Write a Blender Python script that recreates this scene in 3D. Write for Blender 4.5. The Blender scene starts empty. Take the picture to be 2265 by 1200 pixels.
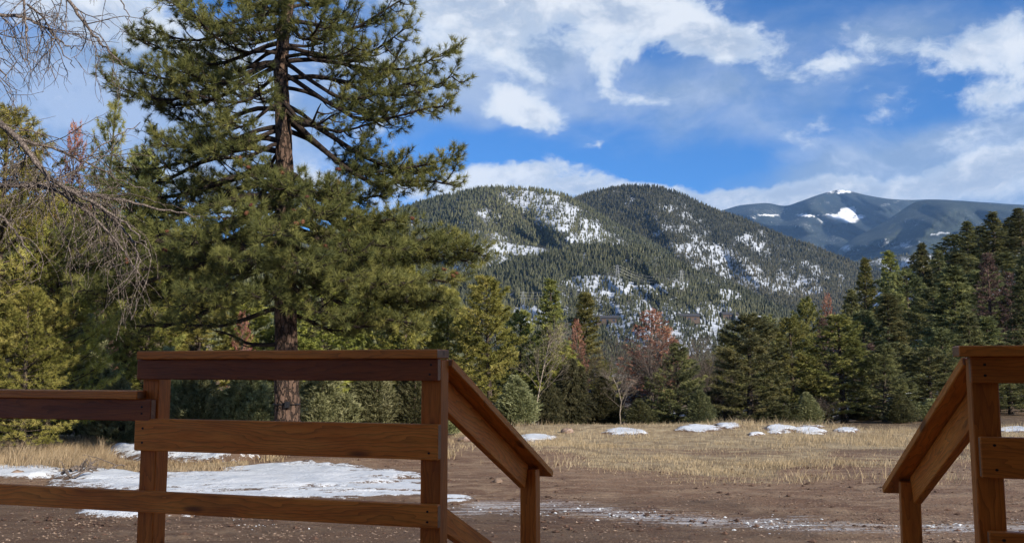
import bpy, math, random
import numpy as np
from mathutils import Vector, Matrix

# ------------------------------------------------------------------ camera, light, sky
SC = bpy.context.scene
COL = SC.collection
F_PX, CX, CY, HORIZ = 2000.0, 1132.5, 600.0, 815.0
PITCH = math.atan((HORIZ - CY) / F_PX)
cam_d = bpy.data.cameras.new("camera"); cam = bpy.data.objects.new("camera", cam_d); COL.objects.link(cam)
cam_d.sensor_width = 36.0; cam_d.lens = 36.0 * F_PX / 2265.0
cam_d.clip_start = 0.05; cam_d.clip_end = 40000.0
cam.location = (0, 0, 0); cam.rotation_euler = (math.pi / 2 + PITCH, 0, 0)
SC.camera = cam
SC.render.resolution_x, SC.render.resolution_y = 1024, 542
SC.view_settings.view_transform = 'Standard'; SC.view_settings.look = 'None'
SC.view_settings.gamma = 1.0; SC.view_settings.exposure = 0.8
SC.cycles.use_denoising = True
SC.cycles.max_bounces = 6; SC.cycles.diffuse_bounces = 3; SC.cycles.volume_bounces = 1
SC.cycles.transparent_max_bounces = 4
SC.cycles.caustics_reflective = False; SC.cycles.caustics_refractive = False

SUN_AZ, SUN_EL = math.radians(134), math.radians(25)
SUN = Vector((math.sin(SUN_AZ) * math.cos(SUN_EL), math.cos(SUN_AZ) * math.cos(SUN_EL), math.sin(SUN_EL)))
sd = bpy.data.lights.new("sun", 'SUN'); sun = bpy.data.objects.new("sun", sd); COL.objects.link(sun)
sd.energy = 4.8; sd.angle = math.radians(1.0); sd.color = (1.0, 0.90, 0.76)
sun.rotation_euler = SUN.to_track_quat('Z', 'Y').to_euler()
sun.location = (20, -20, 30)


def rayv(px, py):
    dx = (np.asarray(px, float) - CX) / F_PX; dz = -(np.asarray(py, float) - CY) / F_PX
    c, s = math.cos(PITCH), math.sin(PITCH)
    return np.stack([dx, c - s * dz, s + c * dz], -1)


def at(px, py, D):
    """world point seen at photo pixel px,py whose forward (y) distance is D"""
    r = rayv(px, py)
    return r * (np.asarray(D, float) / r[..., 1])[..., None]


def proj(P):
    P = np.asarray(P, float); c, s = math.cos(PITCH), math.sin(PITCH)
    d = P[..., 1] * c + P[..., 2] * s; h = -P[..., 1] * s + P[..., 2] * c
    d = np.where(d > .01, d, .01)
    return CX + P[..., 0] / d * F_PX, CY - h / d * F_PX


class NT:
    """small helper around a node tree"""
    def __init__(s, tree): s.t = tree; s.n = tree.nodes; s.l = tree.links
    def new(s, typ, **kw):
        n = s.n.new(typ)
        for k, v in kw.items():
            if k[0] == 'i' and k[1:].isdigit():
                v_ = v
                if hasattr(v, 'node'): s.l.new(v, n.inputs[int(k[1:])])
                else: n.inputs[int(k[1:])].default_value = v_
            elif k[:2] == 'I_':
                nm = k[2:].replace('_', ' ')
                if hasattr(v, 'node'): s.l.new(v, n.inputs[nm])
                else: n.inputs[nm].default_value = v
            else: setattr(n, k, v)
        return n
    def math(s, op, a, b=0.0, c=0.0, clamp=False):
        n = s.new('ShaderNodeMath', operation=op, use_clamp=clamp, i0=a, i1=b, i2=c); return n.outputs[0]
    def mix(s, f, a, b, blend='MIX'):
        n = s.new('ShaderNodeMix', data_type='RGBA', blend_type=blend)
        for i, v in ((0, f), (6, a), (7, b)):
            if hasattr(v, 'node'): s.l.new(v, n.inputs[i])
            else: n.inputs[i].default_value = v if i == 0 else (*v, 1)[:4]
        return n.outputs[2]
    def noise(s, vec, scale, detail=4, rough=.55, dist=0.0):
        n = s.new('ShaderNodeTexNoise', I_Scale=scale, I_Detail=detail, I_Roughness=rough, I_Distortion=dist)
        if vec is not None: s.l.new(vec, n.inputs['Vector'])
        return n.outputs[0]
    def mapr(s, v, a, b, c=0.0, d=1.0, smooth=True):
        n = s.new('ShaderNodeMapRange', i0=v, i1=a, i2=b, i3=c, i4=d)
        n.interpolation_type = 'SMOOTHSTEP' if smooth else 'LINEAR'
        return n.outputs[0]
    def mapping(s, vec, scale=(1, 1, 1), rot=(0, 0, 0), loc=(0, 0, 0), typ='POINT'):
        n = s.new('ShaderNodeMapping', vector_type=typ, I_Scale=scale, I_Rotation=rot, I_Location=loc)
        s.l.new(vec, n.inputs['Vector']); return n.outputs[0]


def build_world():
    w = bpy.data.worlds.new("World"); SC.world = w; w.use_nodes = True
    t = NT(w.node_tree); t.n.clear()
    out = t.new('ShaderNodeOutputWorld'); bg = t.new('ShaderNodeBackground')
    t.l.new(bg.outputs[0], out.inputs[0])
    bg.inputs[1].default_value = SKY_STR
    sky = t.new('ShaderNodeTexSky', sky_type='NISHITA', sun_disc=False, sun_elevation=SUN_EL,
                sun_rotation=SUN_AZ, altitude=2400, air_density=1.0, dust_density=.6, ozone_density=3.0)
    blue = t.mix(1.0, sky.outputs[0], (.20, .56, .89), 'MULTIPLY')
    tc = t.new('ShaderNodeTexCoord').outputs['Generated']
    # wind-drawn distortion of the cloud field
    nz = t.new('ShaderNodeTexNoise', I_Scale=5.0, I_Detail=5, I_Roughness=.6); t.l.new(tc, nz.inputs['Vector'])
    off = t.new('ShaderNodeVectorMath', operation='MULTIPLY_ADD')
    t.l.new(nz.outputs['Color'], off.inputs[0]); off.inputs[1].default_value = (.10, .10, .06)
    t.l.new(tc, off.inputs[2])
    sh = t.new('ShaderNodeVectorMath', operation='SUBTRACT'); t.l.new(off.outputs[0], sh.inputs[0])
    sh.inputs[1].default_value = (.05, .05, .03)
    dv = sh.outputs[0]
    streak = t.mapping(dv, scale=(2.2, 2.2, 5.0), rot=(0, math.radians(-14), 0))
    n1 = t.noise(streak, 3.2, 8, .60, .25)
    n2 = t.noise(t.mapping(dv, scale=(1, 1, 1.6)), 16.0, 6, .62)
    n3 = t.noise(t.mapping(dv, scale=(1, 1, 2.4), rot=(0, math.radians(-10), 0)), 4.0, 4, .55)

    def blobs(lst):
        acc = None
        for (px, py, rx, ry, ang, wt) in lst:
            c = rayv(px, py); c = c / np.linalg.norm(c)
            m = t.mapping(dv, scale=(rx / F_PX, .7, ry / F_PX), rot=(0, math.radians(ang), 0), loc=tuple(c), typ='TEXTURE')
            g = t.new('ShaderNodeTexGradient', gradient_type='SPHERICAL'); t.l.new(m, g.inputs[0])
            acc = t.math('MULTIPLY', g.outputs[1], wt) if acc is None else t.math('MULTIPLY_ADD', g.outputs[1], wt, acc)
        return acc
    cum = blobs([(1200, 10, 380, 130, 6, 1.7), (1470, 40, 260, 95, 20, 1.5), (1600, 120, 190, 55, 32, 1.3), (960, 50, 260, 160, 0, 1.0),
                 (1130, 140, 200, 60, 25, .9), (1155, 248, 135, 52, 14, 2.0), (1110, 205, 60, 40, 30, .8), (1345, 160, 70, 46, 20, 1.35),
                 (1420, 213, 120, 30, 4, .9), (1300, 150, 190, 45, 12, -.7), (1080, 320, 210, 60, 12, -1.3), (1300, 240, 200, 50, 10, -.7), (1010, 215, 70, 40, 0, -.9), (1450, 300, 420, 110, 0, -.8), (1760, 20, 150, 70, 0, -.7),
                 (1195, 385, 200, 70, 6, 2.1), (1030, 400, 160, 80, 0, 1.5), (1340, 425, 130, 34, 8, 1.4),
                 (1510, 430, 170, 36, 12, 1.9), (1720, 440, 300, 42, -3, 1.9), (2130, 115, 85, 75, 0, 1.25),
                 (2235, 105, 100, 90, 0, 1.4), (2010, 125, 130, 42, 8, 1.15), (1820, 158, 60, 22, 0, .9),
                 (2170, 207, 80, 34, 0, .9), (1315, 318, 38, 22, 0, 1.3), (230, 60, 420, 110, 10, 1.3),
                 (700, 420, 400, 90, 0, 1.4), (860, 270, 150, 60, 10, .9), (420, 230, 260, 60, 0, .8), (2330, 318, 380, 45, -14, 1.7), (2150, 400, 420, 70, -4, 1.0)])
    veil = blobs([(120, 260, 620, 330, 0, 1.6), (1950, 90, 560, 150, 6, .8), (2170, 385, 620, 140, -8, 2.3),
                  (1000, 90, 460, 240, 10, 1.4), (560, 260, 420, 260, 0, .7), (1500, 200, 420, 140, 20, .75),
                  (1850, 250, 500, 130, 10, .35)])
    sep = t.new('ShaderNodeSeparateXYZ'); t.l.new(tc, sep.inputs[0])
    # the rest of the sky, away from the view, carries the same broken cloud
    away = t.mapr(sep.outputs[1], .86, .55)
    up = t.mapr(sep.outputs[2], .42, .62)
    away = t.math('MAXIMUM', away, up)
    cum = t.math('MULTIPLY_ADD', away, .42, cum)
    veil = t.math('MULTIPLY_ADD', away, .35, veil)
    a = t.math('MULTIPLY_ADD', t.math('SUBTRACT', n1, .5), 3.0, cum)
    n5 = t.noise(t.mapping(dv, scale=(1, 1, 1.5), rot=(0, math.radians(-25), 0)), 42.0, 5, .65)
    a = t.math('MULTIPLY_ADD', t.math('SUBTRACT', n2, .5), 2.2, a)
    a = t.math('MULTIPLY_ADD', t.math('SUBTRACT', n5, .5), 1.0, a)
    cm = t.mapr(a, .30, 1.05)
    b = t.math('MULTIPLY_ADD', t.math('SUBTRACT', n3, .5), 2.0, veil)
    b = t.math('MULTIPLY_ADD', t.math('SUBTRACT', n1, .5), 1.3, b)
    vm = t.math('MULTIPLY', t.mapr(b, .05, 1.15), .80)
    # cloud tones: grey-blue thin veil, white heads with greyer bellies
    n4 = t.noise(t.mapping(dv, scale=(1.6, 1.6, 3.2), rot=(0, math.radians(-16), 0), loc=(.7, .2, .5)), 5.0, 7, .6, .3)
    shade = t.mapr(t.math('MULTIPLY_ADD', t.math('SUBTRACT', n2, .5), .7, n4), .36, .62)
    vcol = t.mix(shade, (1.9, 2.5, 3.4), (3.1, 3.6, 4.4))
    thick = t.mapr(a, .7, 1.6)
    ccol = t.mix(shade, (2.7, 3.2, 4.0), (5.2, 5.4, 5.6))
    ccol = t.mix(thick, t.mix(.6, ccol, (3.6, 4.2, 5.0)), ccol)
    c1 = t.mix(vm, blue, vcol)
    c2 = t.mix(t.math('MULTIPLY', cm, .96), c1, ccol)
    t.l.new(c2, bg.inputs[0])
    w.cycles.sampling_method = 'MANUAL'; w.cycles.sample_map_resolution = 512


SKY_STR = 0.10
build_world()

# ------------------------------------------------------------------ helpers
rng = np.random.default_rng(7)


def tag(o, label=None, cat=None, group=None, kind=None):
    if label: o['label'] = label
    if cat: o['category'] = cat
    if group: o['group'] = group
    if kind: o['kind'] = kind
    return o


def empty(name, loc=(0, 0, 0), rz=0.0):
    o = bpy.data.objects.new(name, None); o.empty_display_size = .2
    o.location = loc; o.rotation_euler = (0, 0, rz); COL.objects.link(o); return o


def mkmesh(name, V, Fs, mat=None, smooth=False, attrs=None):
    V = np.ascontiguousarray(V, np.float32).reshape(-1, 3)
    if not isinstance(Fs, (list, tuple)): Fs = [Fs]
    Fs = [np.asarray(f, np.int32) for f in Fs if len(f)]
    me = bpy.data.meshes.new(name)
    me.vertices.add(len(V)); me.vertices.foreach_set('co', V.ravel())
    loops = np.concatenate([f.ravel() for f in Fs]); cnt = np.concatenate([np.full(len(f), f.shape[1], np.int32) for f in Fs])
    me.loops.add(len(loops)); me.loops.foreach_set('vertex_index', loops)
    me.polygons.add(len(cnt)); st = np.zeros(len(cnt), np.int32); st[1:] = np.cumsum(cnt)[:-1]
    me.polygons.foreach_set('loop_start', st)
    me.polygons.foreach_set('use_smooth', np.full(len(cnt), bool(smooth)))
    if attrs:
        for k, v in attrs.items():
            a = me.attributes.new(k, 'FLOAT', 'POINT'); a.data.foreach_set('value', np.ascontiguousarray(v, np.float32))
    me.update(calc_edges=True); me.validate()
    if mat: me.materials.append(mat)
    return me


def mkobj(name, V, Fs, mat=None, parent=None, smooth=False, attrs=None, loc=None):
    o = bpy.data.objects.new(name, mkmesh(name, V, Fs, mat, smooth, attrs)); COL.objects.link(o)
    if parent: o.parent = parent
    if loc is not None: o.location = loc
    return o


class Acc:
    def __init__(s): s.V = []; s.Q = []; s.T = []; s.n = 0
    def add(s, V, F):
        F = np.asarray(F) + s.n; V = np.asarray(V, float)
        (s.Q if F.shape[1] == 4 else s.T).append(F); s.V.append(V); s.n += len(V)
    def tube(s, P, R, k=5, jag=0.0):
        P = np.asarray(P, float); n = len(P); R = np.broadcast_to(np.asarray(R, float), (n,))
        T = np.gradient(P, axis=0); T /= np.linalg.norm(T, axis=1)[:, None] + 1e-9
        ref = np.array([1., .13, .07]) if abs(T[0, 0]) < .8 else np.array([.1, 1., .05])
        A = np.cross(T, ref); A /= np.linalg.norm(A, axis=1)[:, None] + 1e-9; B = np.cross(T, A)
        th = np.arange(k) * 2 * math.pi / k
        rr = R[:, None] * (1 + (jag * (rng.random((n, k)) - .5) if jag else 0))
        V = P[:, None] + (A[:, None] * np.cos(th)[None, :, None] + B[:, None] * np.sin(th)[None, :, None]) * (rr[..., None] if jag else np.repeat(rr, k, 1)[..., None])
        i = np.arange(n - 1)[:, None] * k; j = np.arange(k)[None]; j2 = (j + 1) % k
        s.add(V.reshape(-1, 3), np.stack([i + j, i + j2, i + k + j2, i + k + j], -1).reshape(-1, 4))
        if k > 2 and R[-1] > .004:
            c = s.n; s.add(np.vstack([V[-1], P[-1:]]), [[a, (a + 1) % k, k] for a in range(k)])
    def box(s, lo, hi, M=None, bev=0.0):
        lo = np.asarray(lo, float); hi = np.asarray(hi, float)
        V = np.array([[x, y, z] for x in (0, 1) for y in (0, 1) for z in (0, 1)], float) * (hi - lo) + lo
        F = np.array([[0, 1, 3, 2], [4, 6, 7, 5], [0, 4, 5, 1], [2, 3, 7, 6], [0, 2, 6, 4], [1, 5, 7, 3]])
        if M is not None: V = V @ M[:3, :3].T + M[:3, 3]
        s.add(V, F)
    def obj(s, name, mat, parent=None, smooth=False, **kw):
        F = []
        if s.Q: F.append(np.concatenate(s.Q))
        if s.T: F.append(np.concatenate(s.T))
        return mkobj(name, np.concatenate(s.V), F, mat, parent, smooth, **kw)
    def mesh(s, name, mat, smooth=False):
        F = []
        if s.Q: F.append(np.concatenate(s.Q))
        if s.T: F.append(np.concatenate(s.T))
        return mkmesh(name, np.concatenate(s.V), F, mat, smooth)


def hsh(ix, iy, seed):
    h = (ix.astype(np.int64) * 374761393 + iy.astype(np.int64) * 668265263 + seed * 974634777) & 0x7fffffff
    h = ((h ^ (h >> 13)) * 1274126177) & 0x7fffffff
    return ((h ^ (h >> 16)) & 0xffff) / 65535.0


def vnoise(x, y, seed=0):
    x = np.asarray(x, float); y = np.asarray(y, float)
    ix = np.floor(x); iy = np.floor(y); fx = x - ix; fy = y - iy
    fx = fx * fx * (3 - 2 * fx); fy = fy * fy * (3 - 2 * fy)
    a = hsh(ix, iy, seed); b = hsh(ix + 1, iy, seed); c = hsh(ix, iy + 1, seed); d = hsh(ix + 1, iy + 1, seed)
    return (a * (1 - fx) + b * fx) * (1 - fy) + (c * (1 - fx) + d * fx) * fy


def fbm(x, y, seed=0, oct=4, g=.5):
    r = 0; a = 1; t = 0
    for o in range(oct):
        r = r + a * vnoise(x * 2 ** o + 13.7 * o, y * 2 ** o - 7.1 * o, seed + o); t += a; a *= g
    return r / t - .5


def sstep(x, a, b):
    t = np.clip((np.asarray(x, float) - a) / (b - a), 0, 1); return t * t * (3 - 2 * t)


def norm(v): return v / (np.linalg.norm(v, axis=-1, keepdims=True) + 1e-9)


# ------------------------------------------------------------------ materials
def mat_new(name):
    m = bpy.data.materials.new(name); m.use_nodes = True
    t = NT(m.node_tree); t.n.clear()
    o = t.new('ShaderNodeOutputMaterial'); p = t.new('ShaderNodeBsdfPrincipled')
    t.l.new(p.outputs[0], o.inputs[0]); p.inputs['Specular IOR Level'].default_value = .25
    return m, t, p, o


def setc(t, p, col, rough=.8):
    if hasattr(col, 'node'): t.l.new(col, p.inputs['Base Color'])
    else: p.inputs['Base Color'].default_value = (*col, 1)
    if hasattr(rough, 'node'): t.l.new(rough, p.inputs['Roughness'])
    else: p.inputs['Roughness'].default_value = rough


def bump(t, p, h, strength=.5, dist=.01):
    b = t.new('ShaderNodeBump', I_Strength=strength, I_Distance=dist); t.l.new(h, b.inputs['Height'])
    t.l.new(b.outputs[0], p.inputs['Normal'])


def wood_mat(name, dark, mid, light, rough=.48):
    m, t, p, o = mat_new(name)
    tc = t.new('ShaderNodeTexCoord').outputs['Object']
    rnd = t.new('ShaderNodeObjectInfo').outputs['Random']
    cx = t.new('ShaderNodeCombineXYZ', i0=t.math('MULTIPLY', rnd, 37.0), i1=t.math('MULTIPLY', rnd, 11.0), i2=t.math('MULTIPLY', rnd, 23.0))
    ad = t.new('ShaderNodeVectorMath', operation='ADD'); t.l.new(tc, ad.inputs[0]); t.l.new(cx.outputs[0], ad.inputs[1]); v = ad.outputs[0]
    low = t.noise(t.mapping(v, scale=(.9, 5, 5)), 2.0, 3, .5)
    warp = t.math('MULTIPLY', low, 9.0)
    sx = t.new('ShaderNodeSeparateXYZ'); t.l.new(v, sx.inputs[0])
    ring = t.math('ADD', t.math('MULTIPLY', sx.outputs[2], 55.0), t.math('ADD', warp, t.math('MULTIPLY', sx.outputs[1], 30.0)))
    rings = t.mapr(t.math('FRACT', ring), .0, 1.0, 0, 1, False)
    rings = t.math('POWER', rings, 3.0)
    fine = t.noise(t.mapping(v, scale=(6, 160, 160)), 3.0, 4, .65)
    fine2 = t.noise(t.mapping(v, scale=(1.2, 10, 10)), 2.2, 5, .6)
    k = t.new('ShaderNodeTexVoronoi', I_Scale=1.0); t.l.new(t.mapping(v, scale=(2.0, 7.5, 7.5)), k.inputs['Vector'])
    knot = t.mapr(k.outputs[0], .07, .17, 1, 0)
    c = t.mix(t.mapr(fine2, .3, .7), mid, light)
    c = t.mix(t.math('MULTIPLY', rings, .5), c, dark)
    c = t.mix(t.math('MULTIPLY', t.mapr(fine, .45, .75), .45), c, dark)
    stain = t.noise(t.mapping(v, scale=(.6, 2, 2)), 3.0, 3, .5)
    c = t.mix(t.math('MULTIPLY', t.mapr(stain, .5, .72), .35), c, dark)
    c = t.mix(t.math('MULTIPLY', knot, .8), c, tuple(x * .45 for x in dark))
    setc(t, p, c, t.mapr(fine, .3, .7, rough - .06, rough + .14))
    p.inputs['Specular IOR Level'].default_value = .32
    h = t.math('MULTIPLY_ADD', fine, .6, t.math('MULTIPLY', rings, -.5))
    bump(t, p, h, .5, .0022)
    return m


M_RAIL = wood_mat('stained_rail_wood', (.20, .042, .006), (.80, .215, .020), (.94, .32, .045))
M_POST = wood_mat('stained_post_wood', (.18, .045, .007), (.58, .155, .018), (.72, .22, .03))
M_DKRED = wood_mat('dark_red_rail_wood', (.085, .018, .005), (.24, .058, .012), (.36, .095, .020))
M_CAP = wood_mat('cap_rail_wood', (.22, .055, .009), (.70, .215, .030), (.85, .29, .045))
M_END = wood_mat('end_grain_wood', (.16, .07, .03), (.32, .15, .065), (.42, .21, .10))
M_DECK = wood_mat('deck_wood', (.28, .14, .07), (.62, .36, .19), (.72, .44, .25))


def plain(name, col, rough=.7, metal=0.0, var=.25, scale=8.0):
    m, t, p, o = mat_new(name)
    n = t.noise(t.new('ShaderNodeTexCoord').outputs['Object'], scale, 4)
    c = t.mix(t.mapr(n, .3, .7), tuple(x * (1 - var) for x in col), tuple(min(1, x * (1 + var)) for x in col))
    setc(t, p, c, rough); p.inputs['Metallic'].default_value = metal
    return m


M_SCREW = plain('screw_hole', (.02, .012, .01), .5)
M_BLACK = plain('black_plastic', (.015, .015, .017), .4)
M_GLASS = plain('lens_glass', (.03, .04, .05), .1)
M_STEEL = plain('galvanised_steel', (.26, .27, .28), .45, .4)
M_BLOCKER_WALL = plain('blocker_pale_siding', (.80, .64, .47), .8, 0, .1)  # walls of the added house, kept pale to bounce light onto the railing
M_BOUNCE_SOFFIT = plain('blocker_pale_soffit', (.85, .72, .56), .8, 0, .08)  # underside of the added porch roof, pale for the same bounce
M_BLOCKER_ROOF = plain('blocker_roof_shingle', (.06, .055, .05), .9, 0, .4, 3)
M_HWALL = plain('house_wall', (.09, .065, .05), .8)
M_HROOF = plain('house_roof', (.05, .05, .055), .8)
M_HROOFS = plain('snowy_house_roof', (.62, .66, .72), .8)
M_HGLASS = plain('house_window', (.03, .04, .06), .15)


def bark_mat(name, dark, light, sc=1.0, bd=.05):
    m, t, p, o = mat_new(name)
    tc = t.new('ShaderNodeTexCoord').outputs['Object']
    w = t.mapping(tc, scale=(9 * sc, 9 * sc, 3.2 * sc))
    n = t.noise(w, 1.0, 5, .65, .3)
    nn = t.new('ShaderNodeTexNoise', I_Scale=2.0, I_Detail=3); t.l.new(w, nn.inputs['Vector'])
    vadd = t.new('ShaderNodeVectorMath', operation='MULTIPLY_ADD'); t.l.new(nn.outputs['Color'], vadd.inputs[0])
    vadd.inputs[1].default_value = (1.3, 1.3, 1.3); t.l.new(w, vadd.inputs[2])
    v = t.new('ShaderNodeTexVoronoi', feature='DISTANCE_TO_EDGE', I_Scale=1.0); t.l.new(vadd.outputs[0], v.inputs['Vector'])
    crack = t.mapr(v.outputs[0], .02, .16)
    fine = t.noise(t.mapping(tc, scale=(60 * sc, 60 * sc, 25 * sc)), 1.0, 4, .6)
    c = t.mix(t.mapr(n, .3, .7), tuple(.55 * a + .45 * b for a, b in zip(dark, light)), light)
    c = t.mix(t.math('MULTIPLY', t.mapr(fine, .4, .7), .35), c, dark)
    c = t.mix(t.math('SUBTRACT', 1.0, crack), c, tuple(x * .6 for x in dark))
    setc(t, p, c, .9)
    bump(t, p, t.math('MULTIPLY_ADD', fine, .2, crack), .9, bd)
    return m


M_BARK = bark_mat('ponderosa_bark', (.040, .027, .021), (.145, .092, .066))
M_BARK2 = bark_mat('grey_pine_bark', (.04, .03, .024), (.15, .115, .09), 2.0, .02)
M_BRANCH = bark_mat('branch_bark', (.022, .016, .013), (.07, .05, .04), 3.0, .01)
M_DEADW = bark_mat('weathered_dead_wood', (.09, .07, .06), (.26, .215, .185), 5.0, .004)
M_PALEW = bark_mat('pale_aspen_bark', (.22, .17, .13), (.50, .43, .35), 3.0, .004)
M_TWIG = bark_mat('brown_twig_bark', (.07, .045, .035), (.19, .13, .10), 3.0, .004)


def leaf_mat(name, a, b, c, trans=.25, rough=.6):
    """a,b,c: needle colours by tuft tint (0..1)"""
    m, t, p, o = mat_new(name)
    at_ = t.new('ShaderNodeAttribute', attribute_name='tint').outputs['Fac']
    r = t.new('ShaderNodeValToRGB'); t.l.new(at_, r.inputs[0])
    e = r.color_ramp.elements; e[0].position = 0; e[0].color = (*a, 1); e[1].position = 1; e[1].color = (*c, 1)
    q = r.color_ramp.elements.new(.5); q.color = (*b, 1)
    oi = t.new('ShaderNodeObjectInfo').outputs['Random']
    hs = t.new('ShaderNodeHueSaturation'); t.l.new(r.outputs[0], hs.inputs['Color'])
    t.l.new(t.mapr(oi, 0, 1, .472, .512, False), hs.inputs['Hue']); t.l.new(t.mapr(oi, 0, 1, .78, 1.3, False), hs.inputs['Value'])
    setc(t, p, hs.outputs[0], rough)
    p.inputs['Specular IOR Level'].default_value = .2
    tr = t.new('ShaderNodeBsdfTranslucent'); t.l.new(hs.outputs[0], tr.inputs[0])
    mx = t.new('ShaderNodeMixShader', i0=trans); t.l.new(p.outputs[0], mx.inputs[1]); t.l.new(tr.outputs[0], mx.inputs[2])
    t.l.new(mx.outputs[0], o.inputs[0])
    return m


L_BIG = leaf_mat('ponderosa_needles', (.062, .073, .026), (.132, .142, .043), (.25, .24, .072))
L_LIGHT = leaf_mat('sunlit_tone_pine_needles', (.15, .165, .040), (.31, .32, .075), (.50, .48, .14))  # paler copy of the pine needles, sunlit tone put into the colour
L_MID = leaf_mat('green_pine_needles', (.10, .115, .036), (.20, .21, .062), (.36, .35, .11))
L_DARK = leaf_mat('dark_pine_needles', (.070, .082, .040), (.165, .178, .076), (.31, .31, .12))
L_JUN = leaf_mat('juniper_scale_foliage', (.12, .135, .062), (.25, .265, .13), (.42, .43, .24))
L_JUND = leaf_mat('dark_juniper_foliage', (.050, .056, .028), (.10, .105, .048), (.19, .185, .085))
L_RUST = leaf_mat('rust_dead_needles', (.20, .095, .055), (.42, .22, .135), (.56, .36, .24), .2)
L_BROWN = leaf_mat('brown_dead_needles', (.08, .05, .042), (.14, .09, .072), (.21, .145, .115), .1)
L_HILL = leaf_mat('hill_conifer_foliage', (.026, .031, .018), (.055, .058, .028), (.115, .108, .052), .0)
L_STRAW = leaf_mat('dry_straw_grass', (.20, .145, .085), (.42, .33, .20), (.64, .54, .36), .35)
L_CONE = leaf_mat('cone_scales', (.05, .022, .012), (.10, .042, .02), (.14, .06, .03), 0)


def snow_mat(name='old_snow', dirt=.4, EDGE=2.1):
    m, t, p, o = mat_new(name)
    g = t.new('ShaderNodeNewGeometry').outputs['Position']
    n = t.noise(g, 1.1, 5, .6); n2 = t.noise(g, 9.0, 5, .65); n3 = t.noise(g, 60, 3, .6)
    c = t.mix(t.mapr(n, .3, .7), (.54, .585, .64), (.66, .69, .73))
    c = t.mix(t.math('MULTIPLY', t.mapr(n2, .56, .74), dirt), c, (.34, .27, .21))
    c = t.mix(t.math('MULTIPLY', t.mapr(n3, .66, .74), dirt * 2.2), c, (.14, .10, .07))
    th_ = t.new('ShaderNodeAttribute', attribute_name='thick').outputs['Fac']
    e_ = t.math('MULTIPLY_ADD', t.math('SUBTRACT', n2, .5), 1.7, t.math('MULTIPLY_ADD', t.math('SUBTRACT', n3, .5), 1.3, th_))
    st_ = t.noise(t.mapping(g, scale=(.5, 3.0, 1)), 1.6, 5, .65)
    e_ = t.math('MULTIPLY_ADD', t.math('SUBTRACT', st_, .5), EDGE, e_)
    c = t.mix(t.mapr(e_, .30, .08), c, (.12, .078, .052))
    setc(t, p, c, .6)
    p.inputs['Subsurface Weight'].default_value = 0.0
    bump(t, p, t.math('ADD', n2, t.math('MULTIPLY', n3, .3)), .7, .05)
    return m


M_SNOW = snow_mat()
M_SNOWB = snow_mat('bright_snow', .12, .3)
M_SNOWD = snow_mat('dirty_thin_snow', .9, 3.2)


def ground_mat():
    m, t, p, o = mat_new('earth')
    g = t.new('ShaderNodeNewGeometry').outputs['Position']
    A = lambda k: t.new('ShaderNodeAttribute', attribute_name=k).outputs['Fac']
    grass, ice, snow, frost = A('grass'), A('ice'), A('snow'), A('wood')
    big = t.noise(g, .35, 4, .6); med = t.noise(g, 2.2, 5, .65); fine = t.noise(g, 22, 5, .7); peb = t.noise(g, 75, 3, .7)
    st = t.noise(t.mapping(g, scale=(.8, 1.7, 1), rot=(0, 0, .06)), 1.6, 7, .7, .5)
    c = t.mix(t.mapr(big, .35, .65), (.15, .083, .052), (.24, .15, .094))
    c = t.mix(t.mapr(st, .42, .62), c, (.29, .20, .13))
    c = t.mix(t.math('MULTIPLY', t.mapr(med, .5, .7), .5), c, (.10, .055, .037))
    c = t.mix(t.math('MULTIPLY', t.mapr(fine, .52, .7), .6), c, (.38, .28, .19))
    c = t.mix(t.math('MULTIPLY', t.mapr(fine, .46, .32), .6), c, (.055, .034, .025))
    c = t.mix(t.math('MULTIPLY', t.mapr(peb, .6, .72), .6), c, (.38, .30, .235))
    straw = t.mix(t.mapr(med, .35, .65), (.25, .185, .11), (.44, .35, .22))
    straw = t.mix(t.math('MULTIPLY', t.mapr(fine, .5, .7), .5), straw, (.16, .11, .065))
    gm = t.mapr(t.math('MULTIPLY_ADD', t.math('SUBTRACT', st, .5), 1.5, t.math('MULTIPLY_ADD', t.math('SUBTRACT', fine, .5), .7, grass)), .35, .75)
    c = t.mix(gm, c, straw)
    floor_ = t.mix(t.mapr(med, .35, .65), (.075, .05, .034), (.17, .12, .075))
    c = t.mix(frost, c, floor_)
    damp = t.mapr(t.math('MULTIPLY_ADD', t.math('SUBTRACT', big, .5), 1.6, A('damp')), .35, .8)
    c = t.mix(t.math('MULTIPLY', damp, .62), c, (.062, .038, .027))
    # frosty ruts
    ist = t.noise(t.mapping(g, scale=(.5, 4.0, 1), rot=(0, 0, .10)), 2.6, 6, .7, .3)
    iv = t.math('MULTIPLY_ADD', t.math('SUBTRACT', ist, .5), 2.6, t.math('MULTIPLY_ADD', t.math('SUBTRACT', fine, .5), 1.2, ice))
    im = t.math('MULTIPLY', t.mapr(iv, .62, 1.35), .75)
    c = t.mix(im, c, (.66, .67, .70))
    sv = t.math('MULTIPLY_ADD', t.math('SUBTRACT', med, .5), 1.2, snow)
    c = t.mix(t.mapr(sv, .45, .62), c, (.78, .81, .86))
    setc(t, p, c, .92)
    # tyre treads pressed in the damp earth
    tr = A('tread')
    w = t.new('ShaderNodeTexWave', wave_type='BANDS', bands_direction='DIAGONAL', I_Scale=2.6, I_Distortion=1.2, I_Detail=2.0)
    t.l.new(t.mapping(g, scale=(1.0, .7, 0)), w.inputs['Vector'])
    h = t.math('MULTIPLY_ADD', med, 1.2, t.math('MULTIPLY_ADD', fine, .55, t.math('MULTIPLY', peb, .25)))
    h = t.math('ADD', h, t.math('MULTIPLY', st, .9))
    h = t.math('ADD', h, t.math('MULTIPLY', t.math('MULTIPLY', w.outputs['Fac'], tr), .8))
    bump(t, p, h, 1.0, .07)
    return m


M_GROUND = ground_mat()


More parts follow.
